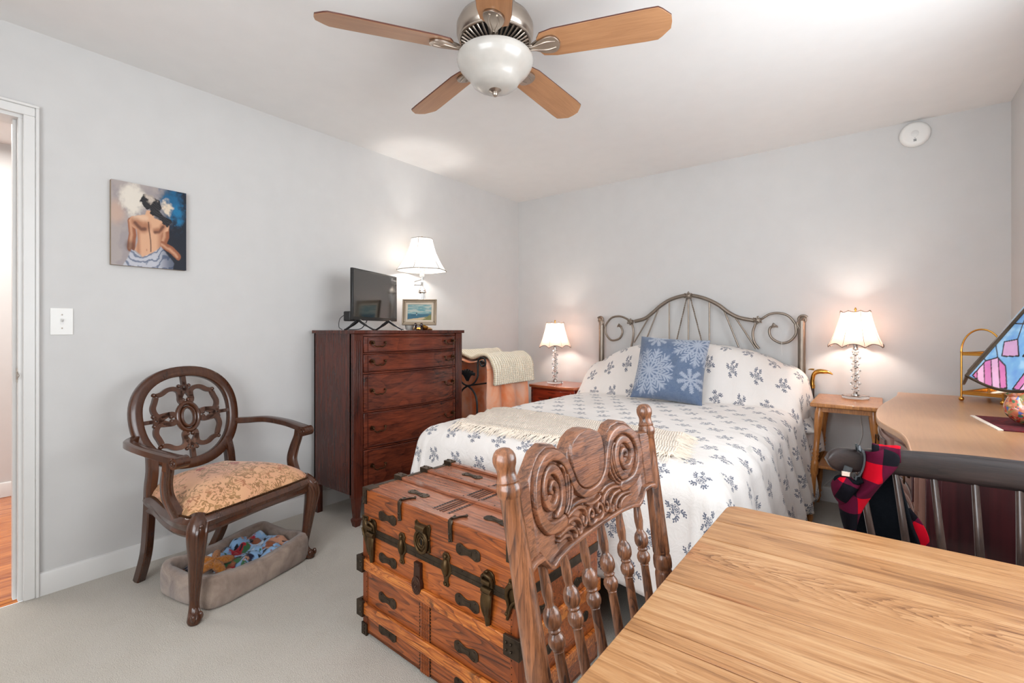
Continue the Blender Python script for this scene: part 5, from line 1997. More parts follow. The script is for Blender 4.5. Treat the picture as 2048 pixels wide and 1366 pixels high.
def duck():
    mat = thing('woven_mat', 'little dark red woven mat with cream fringe under the ceramic duck', 'mat', (3.33, 2.53, 0.80), math.radians(6))
    x = N('woven_red')
    o = x.obj()
    vo = x.n('TexVoronoi')
    vo.inputs['Scale'].default_value = 60
    x.l(o, vo.inputs['Vector'])
    x.col(x.ramp(vo.outputs['Distance'], [(0.2, lin(122, 22, 30)), (0.6, lin(84, 18, 30))]))
    x.bump(x.noise(o, 600, 2), 0.5, 0.003)
    M().box((-0.125, -0.165, 0.0), (0.13, 0.165, 0.005)).build('woven_field', x.set(0.95), mat, bevel=0.002)
    m = M()
    for k in range(60):
        y_ = -0.163 + 0.326 * k / 59
        m.tube([(-0.124, y_, 0.003), (-0.138, y_ + 0.002 * math.sin(k), 0.002)], 0.0022, 4)
    tag(m.build('fringe', MAT['fringe'], mat), kind='stuff')
    t = thing('ceramic_duck', 'glazed ceramic duck painted with red, green and blue flowers', 'duck figurine', (3.335, 2.50, 0.806), math.radians(200))
    x = N('painted_glaze')
    o = x.obj()
    vo = x.n('TexVoronoi')
    vo.inputs['Scale'].default_value = 85
    wq = x.n('TexNoise')
    wq.inputs['Scale'].default_value = 60
    x.l(o, wq.inputs['Vector'])
    ws = x.vmath('SCALE', wq.outputs[1])
    ws.inputs['Scale'].default_value = 0.02
    o = x.vmath('ADD', o, ws.outputs[0]).outputs[0]
    x.l(o, vo.inputs['Vector'])
    c = x.ramp(vo.outputs['Color'], [(0.15, lin(176, 60, 48)), (0.35, lin(206, 140, 100)), (0.5, lin(62, 106, 70)), (0.65, lin(74, 96, 166)), (0.8, lin(206, 150, 136)), (0.95, lin(150, 40, 40))], 'CONSTANT')
    base = x.ramp(x.noise(o, 16, 3), [(0.4, lin(190, 108, 78)), (0.5, lin(128, 134, 84)), (0.6, lin(196, 130, 100))])
    x.col(x.mix(x.math('LESS_THAN', vo.outputs['Distance'], 0.5), base, c))
    g = x.set(0.15, 0, 0.6)
    path = cr([(-0.115, 0, 0.075), (-0.085, 0, 0.062), (-0.03, 0, 0.048), (0.03, 0, 0.048), (0.062, 0, 0.062), (0.066, 0, 0.088), (0.060, 0, 0.105), (0.068, 0, 0.125), (0.085, 0, 0.130), (0.100, 0, 0.128)], 6)
    r = crs([0.008, 0.026, 0.046, 0.047, 0.038, 0.026, 0.022, 0.028, 0.024, 0.010], 6)
    m = M().tube(path, r, 20)
    m.ball((0.070, 0, 0.130), (0.033, 0.028, 0.030), 18, 12)
    m.ball((0.0, 0, 0.048), (0.082, 0.052, 0.046), 20, 12)
    m.build('body', g, t, angle=80)
    M().tube(cr([(0.092, 0, 0.124), (0.115, 0, 0.119), (0.136, 0, 0.114)], 4), [(0.014, 0.009), (0.014, 0.008), (0.013, 0.006), (0.013, 0.005), (0.012, 0.005), (0.012, 0.004), (0.011, 0.004), (0.009, 0.003), (0.005, 0.002)], 10, up=(0, 0, 1)).build('bill', plain('bill_glaze', lin(224, 196, 170), 0.2), t)
    m = M()
    for s in (-1, 1):
        m.ball((0.086, s * 0.024, 0.136), (0.009, 0.005, 0.009), 12, 8)
    m.build('eyes', plain('eye_glaze', lin(150, 176, 214), 0.15), t)


duck()


def glass_lamp():
    """leaded glass lamp: six sloping panels"""
    t = thing('stained_glass_lamp', 'stained glass lamp with blue and pink leaded panels on the long dresser', 'table lamp', (3.262, 1.92, 0.80), math.radians(-8))
    M().lathe([(0.0, 0), (0.050, 0), (0.052, 0.008), (0.044, 0.018), (0.024, 0.030), (0.014, 0.05), (0.011, 0.14), (0.018, 0.17), (0.010, 0.20), (0.010, 0.465), (0.0, 0.465)], n=32).build('stand', MAT['iron_old'], t)
    S, z0, z1, r0, r1 = 6, 0.222, 0.46, 0.200, 0.030
    x = N('leaded_glass')
    a = x.n('Attribute')
    a.attribute_name = 'Col'
    x.col(a.outputs['Color'])
    x.b.inputs['Transmission Weight'].default_value = 0.25
    x.b.inputs['Subsurface Weight'].default_value = 0.0
    lg = x.set(0.15, 0, 0.3)
    n, k = 180, 140
    for q in range(S):
        a0, a1 = 2 * PI * (q - 0.5) / S, 2 * PI * (q + 0.5) / S

        def P(u, v, off=0.0):
            # v: 0 bottom .. 1 top ; lower edge is lobed
            rr = r0 + (r1 - r0) * v
            p0 = Vector((rr * math.cos(a0), rr * math.sin(a0), 0))
            p1 = Vector((rr * math.cos(a1), rr * math.sin(a1), 0))
            p = p0.lerp(p1, u)
            z = z0 + (z1 - z0) * v
            lob = -0.030 * math.sin(PI * u) * (1 - v) ** 3
            mid = Vector((math.cos((a0 + a1) / 2), math.sin((a0 + a1) / 2), 0))
            return Vector((p.x, p.y, z + lob)) + mid * (off + 0.010 * math.sin(PI * u))
        m = M().grid(lambda u, v: P(u, v), n, k)
        X, Y = np.meshgrid(np.linspace(0, 1, n), np.linspace(0, 1, k))
        XX = (X - 0.5) * (1 - 0.86 * Y) + 0.5
        nz = fbm(XX, Y, 9, 50 + q)
        c = np.zeros(X.shape + (3,)) + L3(120, 172, 214)
        c = blend(c, sstep(0.45, 0.7, nz) * 0.6, L3(176, 210, 232))
        c = blend(c, sstep(0.5, 0.2, nz) * 0.5, L3(92, 132, 206))
        # butterfly wings: pink striped lobes
        lead = np.full_like(X, 9.0)
        for sx in (-1, 1):
            wx = (XX - 0.5) * sx
            wing = [(0.03, 0.02), (0.12, 0.20), (0.24, 0.26), (0.36, 0.20), (0.44, 0.03), (0.25, -0.02)]
            w_ = polym(wx, Y, wing, 0.004) > 0.5
            stripe = (wx - Y * 0.55) * 11
            pk = np.where((np.floor(stripe).astype(int) % 2 == 0)[..., None], L3(212, 120, 178), L3(226, 176, 210))
            pk = pk * (0.85 + 0.3 * nz[..., None])
            c = np.where(w_[..., None], pk, c)
            lead = np.minimum(lead, seg_d(wx, Y, wing + [wing[0]]))
            fr_ = np.abs((stripe % 1) - 0.5)
            lead = np.where(w_, np.minimum(lead, (0.5 - fr_) / 11), lead)
            w2 = [(0.02, 0.30), (0.10, 0.46), (0.24, 0.42), (0.20, 0.28)]
            c = np.where((polym(wx, Y, w2, 0.004) > 0.5)[..., None], L3(206, 160, 196) * (0.85 + 0.3 * nz[..., None]), c)
            lead = np.minimum(lead, seg_d(wx, Y, w2 + [w2[0]]))
            for sg_ in ([(0.24, 0.26), (0.34, 0.40)], [(0.36, 0.20), (0.48, 0.26)], [(0.10, 0.46), (0.12, 0.7)], [(0.0, 0.5), (0.0, 1.0)]):
                lead = np.minimum(lead, seg_d(wx, Y, sg_))
        lead = np.minimum(lead, np.abs(Y - 0.62))
        c = blend(c, (lead < 0.0065).astype(float), L3(40, 36, 36))
        o = m.build('glass_panel', lg, t, angle=80)
        colors(o, c.reshape(-1, 3))
        s_ = M().tube([P(0, v / 10, 0.002) for v in range(11)], 0.005, 6)
        s_.tube([P(u / 30, 0, 0.0) for u in range(31)], 0.004, 6)
        s_.build('lead_came', MAT['iron_old'], o)
    M().lathe([(0.0, 0.458), (0.036, 0.457), (0.030, 0.468), (0.010, 0.476), (0.008, 0.495), (0.0, 0.50)], n=24).build('cap', MAT['iron_old'], t)


glass_lamp()


# ------------------------------------------------------------ steamer trunk
def trunk():
    t = thing('steamer_trunk', 'antique orange pine steamer trunk with iron hardware at the foot of the bed', 'trunk', (1.330, 1.085, 0), math.radians(-2.2))
    L, Dp, Hh, zl = 0.755, 0.440, 0.550, 0.408
    P, S, I, B = MAT['pine'], MAT['slat'], MAT['iron_old'], MAT['brass_old']
    z_ = 0.010
    # body and lid of boards
    m = M()
    for i, (a, b) in enumerate(((z_, 0.15), (0.1505, 0.28), (0.2805, zl - 0.001))):
        m.box((0, 0, a), (L, 0.016, b), att=0.13 + 0.21 * i).box((0, Dp - 0.016, a), (L, Dp, b), att=0.5 + 0.1 * i)
        m.box((0, 0.016, a), (0.016, Dp - 0.016, b), att=0.33 + 0.17 * i).box((L - 0.016, 0.016, a), (L, Dp - 0.016, b), att=0.4 + 0.12 * i)
    m.box((0, 0, z_), (L, Dp, z_ + 0.012))
    m.build('trunk_body', P, t, bevel=0.0008)
    m = M()
    m.box((0, 0, zl), (L, 0.016, Hh), att=0.7).box((0, Dp - 0.016, zl), (L, Dp, Hh), att=0.2).box((0, 0.016, zl), (0.016, Dp - 0.016, Hh), att=0.6).box((L - 0.016, 0.016, zl), (L, Dp - 0.016, Hh), att=0.9)
    lid = m.build('lid', P, t, bevel=0.001)
    m = M()
    nb = 6
    for i in range(nb):
        m.box((0.0, Dp * i / nb + 0.0004, Hh - 0.012), (L, Dp * (i + 1) / nb - 0.0004, Hh + 0.002), att=0.11 + 0.37 * i)
    m.build('lid_boards', MAT['pine_top'], lid, bevel=0.0008)

    def plate_outline(w_, h_, waist=0.55):
        pts = []
        for k in range(40):
            a = 2 * PI * k / 40
            x_ = w_ / 2 * math.cos(a)
            s_ = abs(x_) / (w_ / 2)
            e = waist + (1 - waist) * min(1, (s_ / 0.55) ** 1.5) if s_ < 0.55 else math.sqrt(max(0, 1 - ((s_ - 0.62) / 0.42) ** 2)) if s_ > 0.62 else 1.0
            pts.append((x_, h_ / 2 * e * (1 if math.sin(a) >= 0 else -1) * (1 if abs(math.sin(a)) > 1e-6 else 0)))
        return pts
    FR = Matrix(((1, 0, 0, 0), (0, 0, 1, 0), (0, 1, 0, 0), (0, 0, 0, 1)))   # (x, y, z) -> (x, z, y): on the front face, thickness outward = -y

    def on_front(x_, z):
        return Matrix.Translation((x_, 0, z)) @ Matrix(((1, 0, 0, 0), (0, 0, -1, 0), (0, 1, 0, 0), (0, 0, 0, 1)))

    def on_top(x_, y_):
        return Matrix.Translation((x_, y_, Hh + 0.002))

    def on_right(y_, z):
        return Matrix.Translation((L, y_, z)) @ Matrix(((0, 0, 1, 0), (1, 0, 0, 0), (0, 1, 0, 0), (0, 0, 0, 1)))

    def handle_plate(mt, w_=0.104, h_=0.037):
        m = M().prism(plate_outline(w_, h_), 0, 0.0035, mt)
        for sx in (-1, 1):
            for sy in (-1, 1):
                c = mt @ Vector((sx * w_ * 0.33, sy * h_ * 0.30, 0.004))
                m.ball(tuple(c), 0.0028, 8, 6)
        m.prism([(-w_ * 0.16, -h_ * 0.16), (w_ * 0.16, -h_ * 0.16), (w_ * 0.16, h_ * 0.16), (-w_ * 0.16, h_ * 0.16)], 0.003, 0.0052, mt)
        m.build('iron_plate', I, t, bevel=0.0008)
    for x_, z in ((0.150, 0.474), (0.560, 0.474), (0.152, 0.322), (0.556, 0.318), (0.150, 0.178), (0.552, 0.170), (0.150, 0.060), (0.552, 0.055)):
        handle_plate(on_front(x_, z))
    for x_, y_ in ((0.215, 0.088), (0.600, 0.088), (0.215, 0.365), (0.600, 0.365)):
        handle_plate(on_top(x_, y_), 0.104, 0.034)
    for y_, z in ((0.12, 0.478), (0.33, 0.478), (0.12, 0.325), (0.33, 0.325), (0.12, 0.19), (0.33, 0.19)):
        handle_plate(on_right(y_, z), 0.088, 0.034)
    # slats: two round the body, three along the lid
    for z0, z1 in ((0.250, 0.292), (0.083, 0.125)):
        m = M().box((-0.004, -0.014, z0), (L + 0.004, 0.0, z1), att=0.2)
        m.build('slat', S, t, bevel=0.003)
        M().box((L, -0.002, z0), (L + 0.014, Dp, z1), att=0.6).build('slat', S, t, bevel=0.003)
        for (cx, cy) in ((-0.002, 0.0), (L + 0.002, 0.0)):
            m = M().box((cx - 0.016, -0.022, z0 - 0.008), (cx + 0.022, -0.010, z1 + 0.008)).box((cx - 0.018, -0.018, z0 - 0.006), (cx - 0.004, 0.035, z1 + 0.006)) if cx < 0.1 else M().box((cx - 0.040, -0.020, z0 - 0.008), (cx + 0.018, -0.010, z1 + 0.008)).box((cx + 0.004, -0.018, z0 - 0.006), (cx + 0.019, 0.045, z1 + 0.006))
            sgn = -1 if cx < 0.1 else 1
            for dz in (0.25, 0.75):
                zz = z0 + (z1 - z0) * dz
                m.ball((cx - sgn * 0.010 + (0.0 if sgn > 0 else 0.004), -0.022, zz), 0.0042, 8, 6)
                m.ball((cx - sgn * 0.028 * (1 if sgn > 0 else 0.3), -0.021, zz), 0.0042, 8, 6)
                m.ball((cx + sgn * 0.020, 0.012, zz), 0.0042, 8, 6)
            m.build('slat_clamp', I, t, bevel=0.006, seg=3)
    for y_ in (0.158, 0.290, 0.425):
        m = M().box((0.0, y_ - 0.012, Hh + 0.002), (L, y_ + 0.012, Hh + 0.014), att=y_)
        s_ = m.build('slat', MAT['pine_top'], lid, bevel=0.003)
        for e in (-1, 1):
            x0 = -0.006 if e < 0 else L - 0.038
            m = M().box((x0, y_ - 0.017, Hh + 0.001), (x0 + 0.044, y_ + 0.017, Hh + 0.019))
            x1 = x0 + 0.022
            for sx in (-1, 1):
                m.ball((x1 + sx * 0.013, y_, Hh + 0.020), 0.004, 8, 6)
            m.build('slat_end_cap', I, t, bevel=0.006, seg=3)
        m = M()
        for k in range(9):
            m.ball((0.08 + k * (L - 0.16) / 8, y_, Hh + 0.0145), (0.003, 0.003, 0.0012), 8, 4)
        m.build('nails', I, lid)
    # iron straps
    m = M().box((0.02, -0.003, 0.384), (L + 0.003, 0.0, zl + 0.006)).box((L, 0.0, 0.384), (L + 0.003, Dp, zl + 0.006)).box((-0.003, 0.0, 0.384), (0.0, Dp, zl + 0.006))
    for k in range(16):
        m.ball((0.04 + k * 0.045, -0.0035, 0.404 + (0.006 if k % 2 else -0.014)), (0.0026, 0.002, 0.0026), 8, 4)
    m.box((0.02, -0.0045, 0.3975), (L, -0.003, 0.3985))
    m.build('iron_band', I, t, bevel=0.0008)
    m = M()
    # bindings along the upright edges, and nails up them
    bind = wood('leather_binding', lin(84, 38, 16), lin(140, 68, 26), 2, 10, 4, 0.5)
    M().box((-0.003, -0.002, z_), (0.026, 0.0, 0.384)).box((-0.003, 0.0, z_), (0.0, 0.026, 0.384)).build('edge_binding', bind, t)
    M().box((L - 0.026, -0.002, z_), (L + 0.002, 0.0, 0.384)).box((L, 0.0, z_), (L + 0.002, 0.026, 0.384)).build('edge_binding', bind, t)
    m = M()
    for k in range(19):
        m.ball((0.021, -0.002, 0.03 + k * 0.0192), 0.0019, 6, 4).ball((L - 0.021, -0.002, 0.03 + k * 0.0192), 0.0019, 6, 4)
    m.build('edge_nails', I, t)
    # lower middle stile with nail rows
    m = M().box((0.335, -0.003, z_), (0.382, 0.0, 0.250), att=0.4)
    for k in range(4):
        m.box((0.343 + k * 0.009, -0.0045, z_), (0.347 + k * 0.009, -0.003, 0.25), att=0.5)
    m.build('centre_stile', P, t)
    m = M()
    for k in range(22):
        for x_ in (0.332, 0.385):
            m.box((x_ - 0.0015, -0.003, 0.014 + k * 0.0108), (x_ + 0.0015, 0.0, 0.020 + k * 0.0108))
    m.build('stitched_edge', I, t)
    # lid corner caps
    for x_, sg in ((0, 1), (L, -1)):
        for y_, sy in ((0, 1), (Dp, -1)):
            m = M()
            xa, xb = sorted((x_ - sg * 0.004, x_ + sg * 0.040))
            ya, yb = sorted((y_ - sy * 0.004, y_ + sy * 0.040))
            m.box((xa, ya, Hh - 0.002), (xb, yb, Hh + 0.0055))
            ya, yb = sorted((y_ - sy * 0.005, y_ + sy * 0.002))
            m.box((xa, ya, Hh - 0.055), (x_ + sg * 0.020, yb, Hh + 0.004) if sg > 0 else (xb, yb, Hh + 0.004))
            xa, xb = sorted((x_ - sg * 0.005, x_ + sg * 0.002))
            ya, yb = sorted((y_ - sy * 0.004, y_ + sy * 0.030))
            m.box((xa, ya, Hh - 0.060), (xb, yb, Hh + 0.004))
            for k in range(3):
                m.ball((x_ + sg * 0.010, y_ - sy * 0.006, Hh - 0.014 - k * 0.016), 0.003, 8, 5)
            m.build('corner_cap', I, t, bevel=0.004, seg=3)
    for x_, sg in ((0, 1), (L, -1)):
        # hinge-like corner irons where lid meets body, with curled tails
        m = M()
        xa, xb = sorted((x_ - sg * 0.005, x_ + sg * 0.030))
        m.box((xa, -0.005, 0.372), (xb, 0.0, 0.45))
        m.tube(cr([(x_ + sg * 0.004, -0.006, 0.44), (x_ + sg * 0.026, -0.009, 0.43), (x_ + sg * 0.034, -0.010, 0.405), (x_ + sg * 0.028, -0.008, 0.38), (x_ + sg * 0.038, -0.006, 0.345)], 5), [0.008] * 8 + [0.006] * 8 + [0.004] * 5, 8)
        m.tube(cr([(x_ - sg * 0.004, -0.004, 0.40), (x_ + sg * 0.014, -0.010, 0.385), (x_ + sg * 0.026, -0.008, 0.355), (x_ + sg * 0.034, -0.006, 0.335)], 5), 0.005, 8)
        for z in (0.35, 0.44):
            m.ball((x_ + sg * (0.036 if z < 0.4 else 0.024), -0.007, z), 0.0055, 8, 6)
        m.build('corner_iron', B, t, bevel=0.002)
        m = M()
        xa, xb = sorted((x_ - sg * 0.006, x_ + sg * 0.026))
        m.box((xa, -0.008, 0.0), (xb, 0.0, 0.045)).box((xa, -0.008, 0.0), (x_ if sg > 0 else xb, 0.035, 0.045))
        for k in range(3):
            m.ball((x_ + sg * 0.012, -0.009, 0.010 + k * 0.014), 0.004, 8, 6)
        m.build('foot_corner', I, t, bevel=0.005, seg=3)

    # draw latches
    for x_ in (0.062, 0.648):
        m = M()
        mt = on_front(x_, 0)
        m.prism([(-0.020, 0.405), (-0.024, 0.420), (-0.020, 0.440), (-0.010, 0.448), (0.010, 0.448), (0.020, 0.440), (0.024, 0.420), (0.020, 0.400), (0.014, 0.385), (-0.014, 0.385)], 0, 0.006, mt)
        m.tube(cr([(x_ - 0.017, -0.008, 0.405), (x_ - 0.018, -0.014, 0.430), (x_, -0.020, 0.442), (x_ + 0.018, -0.014, 0.430), (x_ + 0.017, -0.008, 0.405)], 6), 0.005, 8)
        m.tube([(x_ - 0.019, -0.012, 0.393), (x_ + 0.019, -0.012, 0.393)], 0.009, 12)
        m.tube([(x_ - 0.016, -0.015, 0.418), (x_ + 0.016, -0.015, 0.418)], 0.007, 12)
        m.tube(cr([(x_, -0.012, 0.385), (x_, -0.016, 0.36), (x_, -0.012, 0.335), (x_, -0.008, 0.310), (x_, -0.006, 0.290)], 5), crs([(0.020), 0.021, 0.017, 0.013, 0.010], 5) and [(a, 0.008) for a in crs([0.020, 0.022, 0.017, 0.012, 0.008], 5)], up=(0, 1, 0), n=12)
        for s_ in (-1, 1):
            m.tube(cr([(x_ + s_ * 0.016, -0.016, 0.375), (x_ + s_ * 0.014, -0.019, 0.345), (x_ + s_ * 0.006, -0.014, 0.318)], 5), 0.004, 6)
        m.ball((x_, -0.010, 0.296), 0.005, 8, 6)
        m.ball((x_, -0.012, 0.448), 0.005, 8, 6)
        m.build('draw_latch', B, t, bevel=0.001)
    # dowel clamps
    for x_ in (0.237, 0.464):
        m = M()
        mt = on_front(x_, 0)
        m.prism([(a * 1.4, b) for a, b in ((-0.006, 0.338), (-0.010, 0.346), (-0.006, 0.356), (-0.008, 0.370), (-0.017, 0.386), (-0.017, 0.404), (-0.010, 0.420), (-0.013, 0.434), (-0.006, 0.446), (0.006, 0.446), (0.013, 0.434), (0.010, 0.420), (0.017, 0.404), (0.017, 0.386), (0.008, 0.370), (0.006, 0.356), (0.010, 0.346), (0.006, 0.338))], 0, 0.005, mt)
        m.ball((x_, -0.006, 0.398), (0.013, 0.012, 0.028), 12, 10)
        m.ball((x_, -0.007, 0.434), 0.006, 10, 6).ball((x_, -0.006, 0.346), 0.005, 8, 6)
        m.build('clamp', B, t, bevel=0.001)
    # lock plate, round boss, leather-covered hasp below
    m = M()
    mt = on_front(0.347, 0)
    m.prism([(-0.034, 0.452), (-0.040, 0.500), (-0.034, 0.512), (-0.020, 0.505), (0.020, 0.505), (0.034, 0.512), (0.042, 0.500), (0.036, 0.470), (0.040, 0.420), (0.030, 0.414), (0.022, 0.425), (-0.02, 0.425)], 0, 0.004, mt)
    m.tube([(0.325, -0.008, 0.492), (0.369, -0.008, 0.492)], 0.012, 14)
    ring = [(0.347 + 0.030 * math.cos(2 * PI * k / 32), -0.010, 0.448 + 0.036 * math.sin(2 * PI * k / 32)) for k in range(32)]
    m.tube(ring, 0.0055, 8, closed=True)
    for r in (0.020, 0.011):
        m.tube([(0.347 + r * math.cos(2 * PI * k / 24), -0.009, 0.448 + r * 1.15 * math.sin(2 * PI * k / 24)) for k in range(24)], 0.0032, 6, closed=True)
    m.prism([(0.028 * math.cos(2 * PI * k / 32), 0.448 + 0.034 * math.sin(2 * PI * k / 32)) for k in range(32)], 0.0, 0.007, mt)
    for q in ((-0.034, 0.506), (0.036, 0.506), (0.034, 0.424), (-0.030, 0.456), (0.036, 0.462)):
        m.ball((0.347 + q[0], -0.005, q[1]), 0.0035, 8, 5)
    lk = m.build('lock_plate', B, t, bevel=0.0008)
    M().box((0.345, -0.0095, 0.436), (0.349, -0.006, 0.456)).build('keyhole', MAT['dark'], lk)
    m = M()
    mt = on_front(0.330, 0)
    m.prism([(-0.014, 0.375), (0.016, 0.375), (0.016, 0.300), (-0.018, 0.300)], 0.002, 0.014, mt)
    m.prism([(0.0 + 0.023 * math.cos(2 * PI * k / 28), 0.300 + 0.030 * math.sin(2 * PI * k / 28)) for k in range(28)], 0.004, 0.018, mt)
    for r in (0.016, 0.008):
        m.tube([(0.330 + r * math.cos(2 * PI * k / 24), -0.018, 0.298 + r * 1.2 * math.sin(2 * PI * k / 24)) for k in range(24)], 0.0022, 6, closed=True)
    m.ball((0.330, -0.018, 0.298), 0.0045, 8, 6)
    m.box((0.318, -0.017, 0.366), (0.344, -0.012, 0.376))
    m.build('hasp', plain('hasp_steel', lin(74, 48, 36), 0.4, 0.6), t, bevel=0.0015)
    # bracket irons over the front lid edge
    for x_ in (0.225, 0.484):
        m = M()
        m.tube(cr([(x_, -0.004, 0.486), (x_, -0.006, 0.515), (x_, -0.006, 0.545), (x_, 0.004, Hh + 0.006), (x_ + 0.006, 0.03, Hh + 0.005), (x_ + 0.022, 0.050, Hh + 0.005)], 5), [(0.0085, 0.003)] * 10 + [(0.011, 0.003)] * 8 + [(0.006, 0.003)] * 8, up=(0, 1, 0.5), n=8)
        m.tube(cr([(x_, 0.002, Hh + 0.005), (x_ - 0.01, 0.018, Hh + 0.005), (x_ - 0.014, 0.030, Hh + 0.004)], 4), (0.004, 0.003), 6, up=(0, 0, 1))
        for q in ((x_, -0.008, 0.490), (x_, -0.009, 0.512), (x_ + 0.021, 0.048, Hh + 0.008)):
            m.ball(q, 0.0045, 8, 6)
        m.build('lid_bracket', I, t)
    # left and right edge irons on the lid
    for x_ in (0.002, L - 0.022):
        m = M().box((x_, 0.03, Hh + 0.0015), (x_ + 0.020, Dp - 0.03, Hh + 0.004))
        m.build('edge_strip', I, t, bevel=0.001)
    # stamped metal strips across the lid between the slats
    for y0, y1 in ((0.030, 0.143), (0.172, 0.276), (0.305, 0.410)):
        m = M()
        for dx in (-0.042, 0.030):
            m.box((0.400 + dx, y0, Hh + 0.002), (0.400 + dx + 0.012, y1, Hh + 0.0030), att=0.3)
        for dx in (-0.020, -0.006, 0.008):
            m.box((0.400 + dx, y0, Hh + 0.002), (0.400 + dx + 0.005, y1, Hh + 0.0044), att=0.5)
        s_ = m.build('inlay_strip', wood('strip_wood', lin(60, 32, 22), lin(104, 62, 44), 1, 14, 6, 0.35, 0.3), t)
        for dx in (-0.036, 0.036):
            m = M()
            n_ = int((y1 - y0) / 0.0115)
            for k in range(n_):
                m.box((0.400 + dx - 0.003, y0 + 0.004 + k * 0.0115, Hh + 0.0028), (0.400 + dx + 0.003, y0 + 0.009 + k * 0.0115, Hh + 0.0036))
            m.build('punched_dots', MAT['dark'], s_)


trunk()


# ------------------------------------------------------------ drop-leaf oak table in the foreground
def oak_table():
    t = thing('oak_table', 'light oak plank dining table with worn orange patches in the foreground', 'table', (3.02, 0.45, 0))
    x0, x1 = 2.607, 3.42
    zt = 0.75
    seams = [1.172, 1.054, 0.957, 0.757, 0.630, 0.600, 0.34, 0.10, -0.20]
    segs = list(zip(seams[:-1], seams[1:]))
    m = M()
    R_ = 0.028
    for i, (b, a) in enumerate(segs):
        a_, b_ = a + 0.0010, b - 0.0010
        if i == 0:
            out = [(x0, a_), (x1, a_)] + [(x1 - R_ + R_ * math.cos(q), b_ - R_ + R_ * math.sin(q)) for q in [PI / 2 * k / 6 for k in range(7)]] + [(x0 + R_ + R_ * math.cos(q), b_ - R_ + R_ * math.sin(q)) for q in [PI / 2 + PI / 2 * k / 6 for k in range(7)]]
        else:
            out = [(x0, a_), (x1, a_), (x1, b_), (x0, b_)]
        m.prism(out, zt - 0.022, zt, att=0.17 + 0.31 * i)
    m.build('tabletop', MAT['oak_table'], t, world=True, bevel=0.0012)
    leg = MAT['oak_side']
    for x_ in (2.76, 3.385):
        for y_ in (1.06, -0.08):
            M().tube([(x_, y_, 0.72), (x_, y_, 0.58), (x_, y_, 0.54), (x_, y_, 0.50), (x_, y_, 0.30), (x_, y_, 0.12), (x_, y_, 0.0)], [0.030, 0.030, 0.022, 0.032, 0.026, 0.030, 0.018], 16).build('leg', leg, t, world=True)
    m = M().box((2.76, 1.045, 0.64), (3.385, 1.065, 0.728)).box((2.76, -0.09, 0.64), (3.385, -0.07, 0.728)).box((2.75, -0.08, 0.64), (2.77, 1.06, 0.728)).box((3.375, -0.08, 0.64), (3.395, 1.06, 0.728))
    m.build('apron', leg, t, world=True)


oak_table()


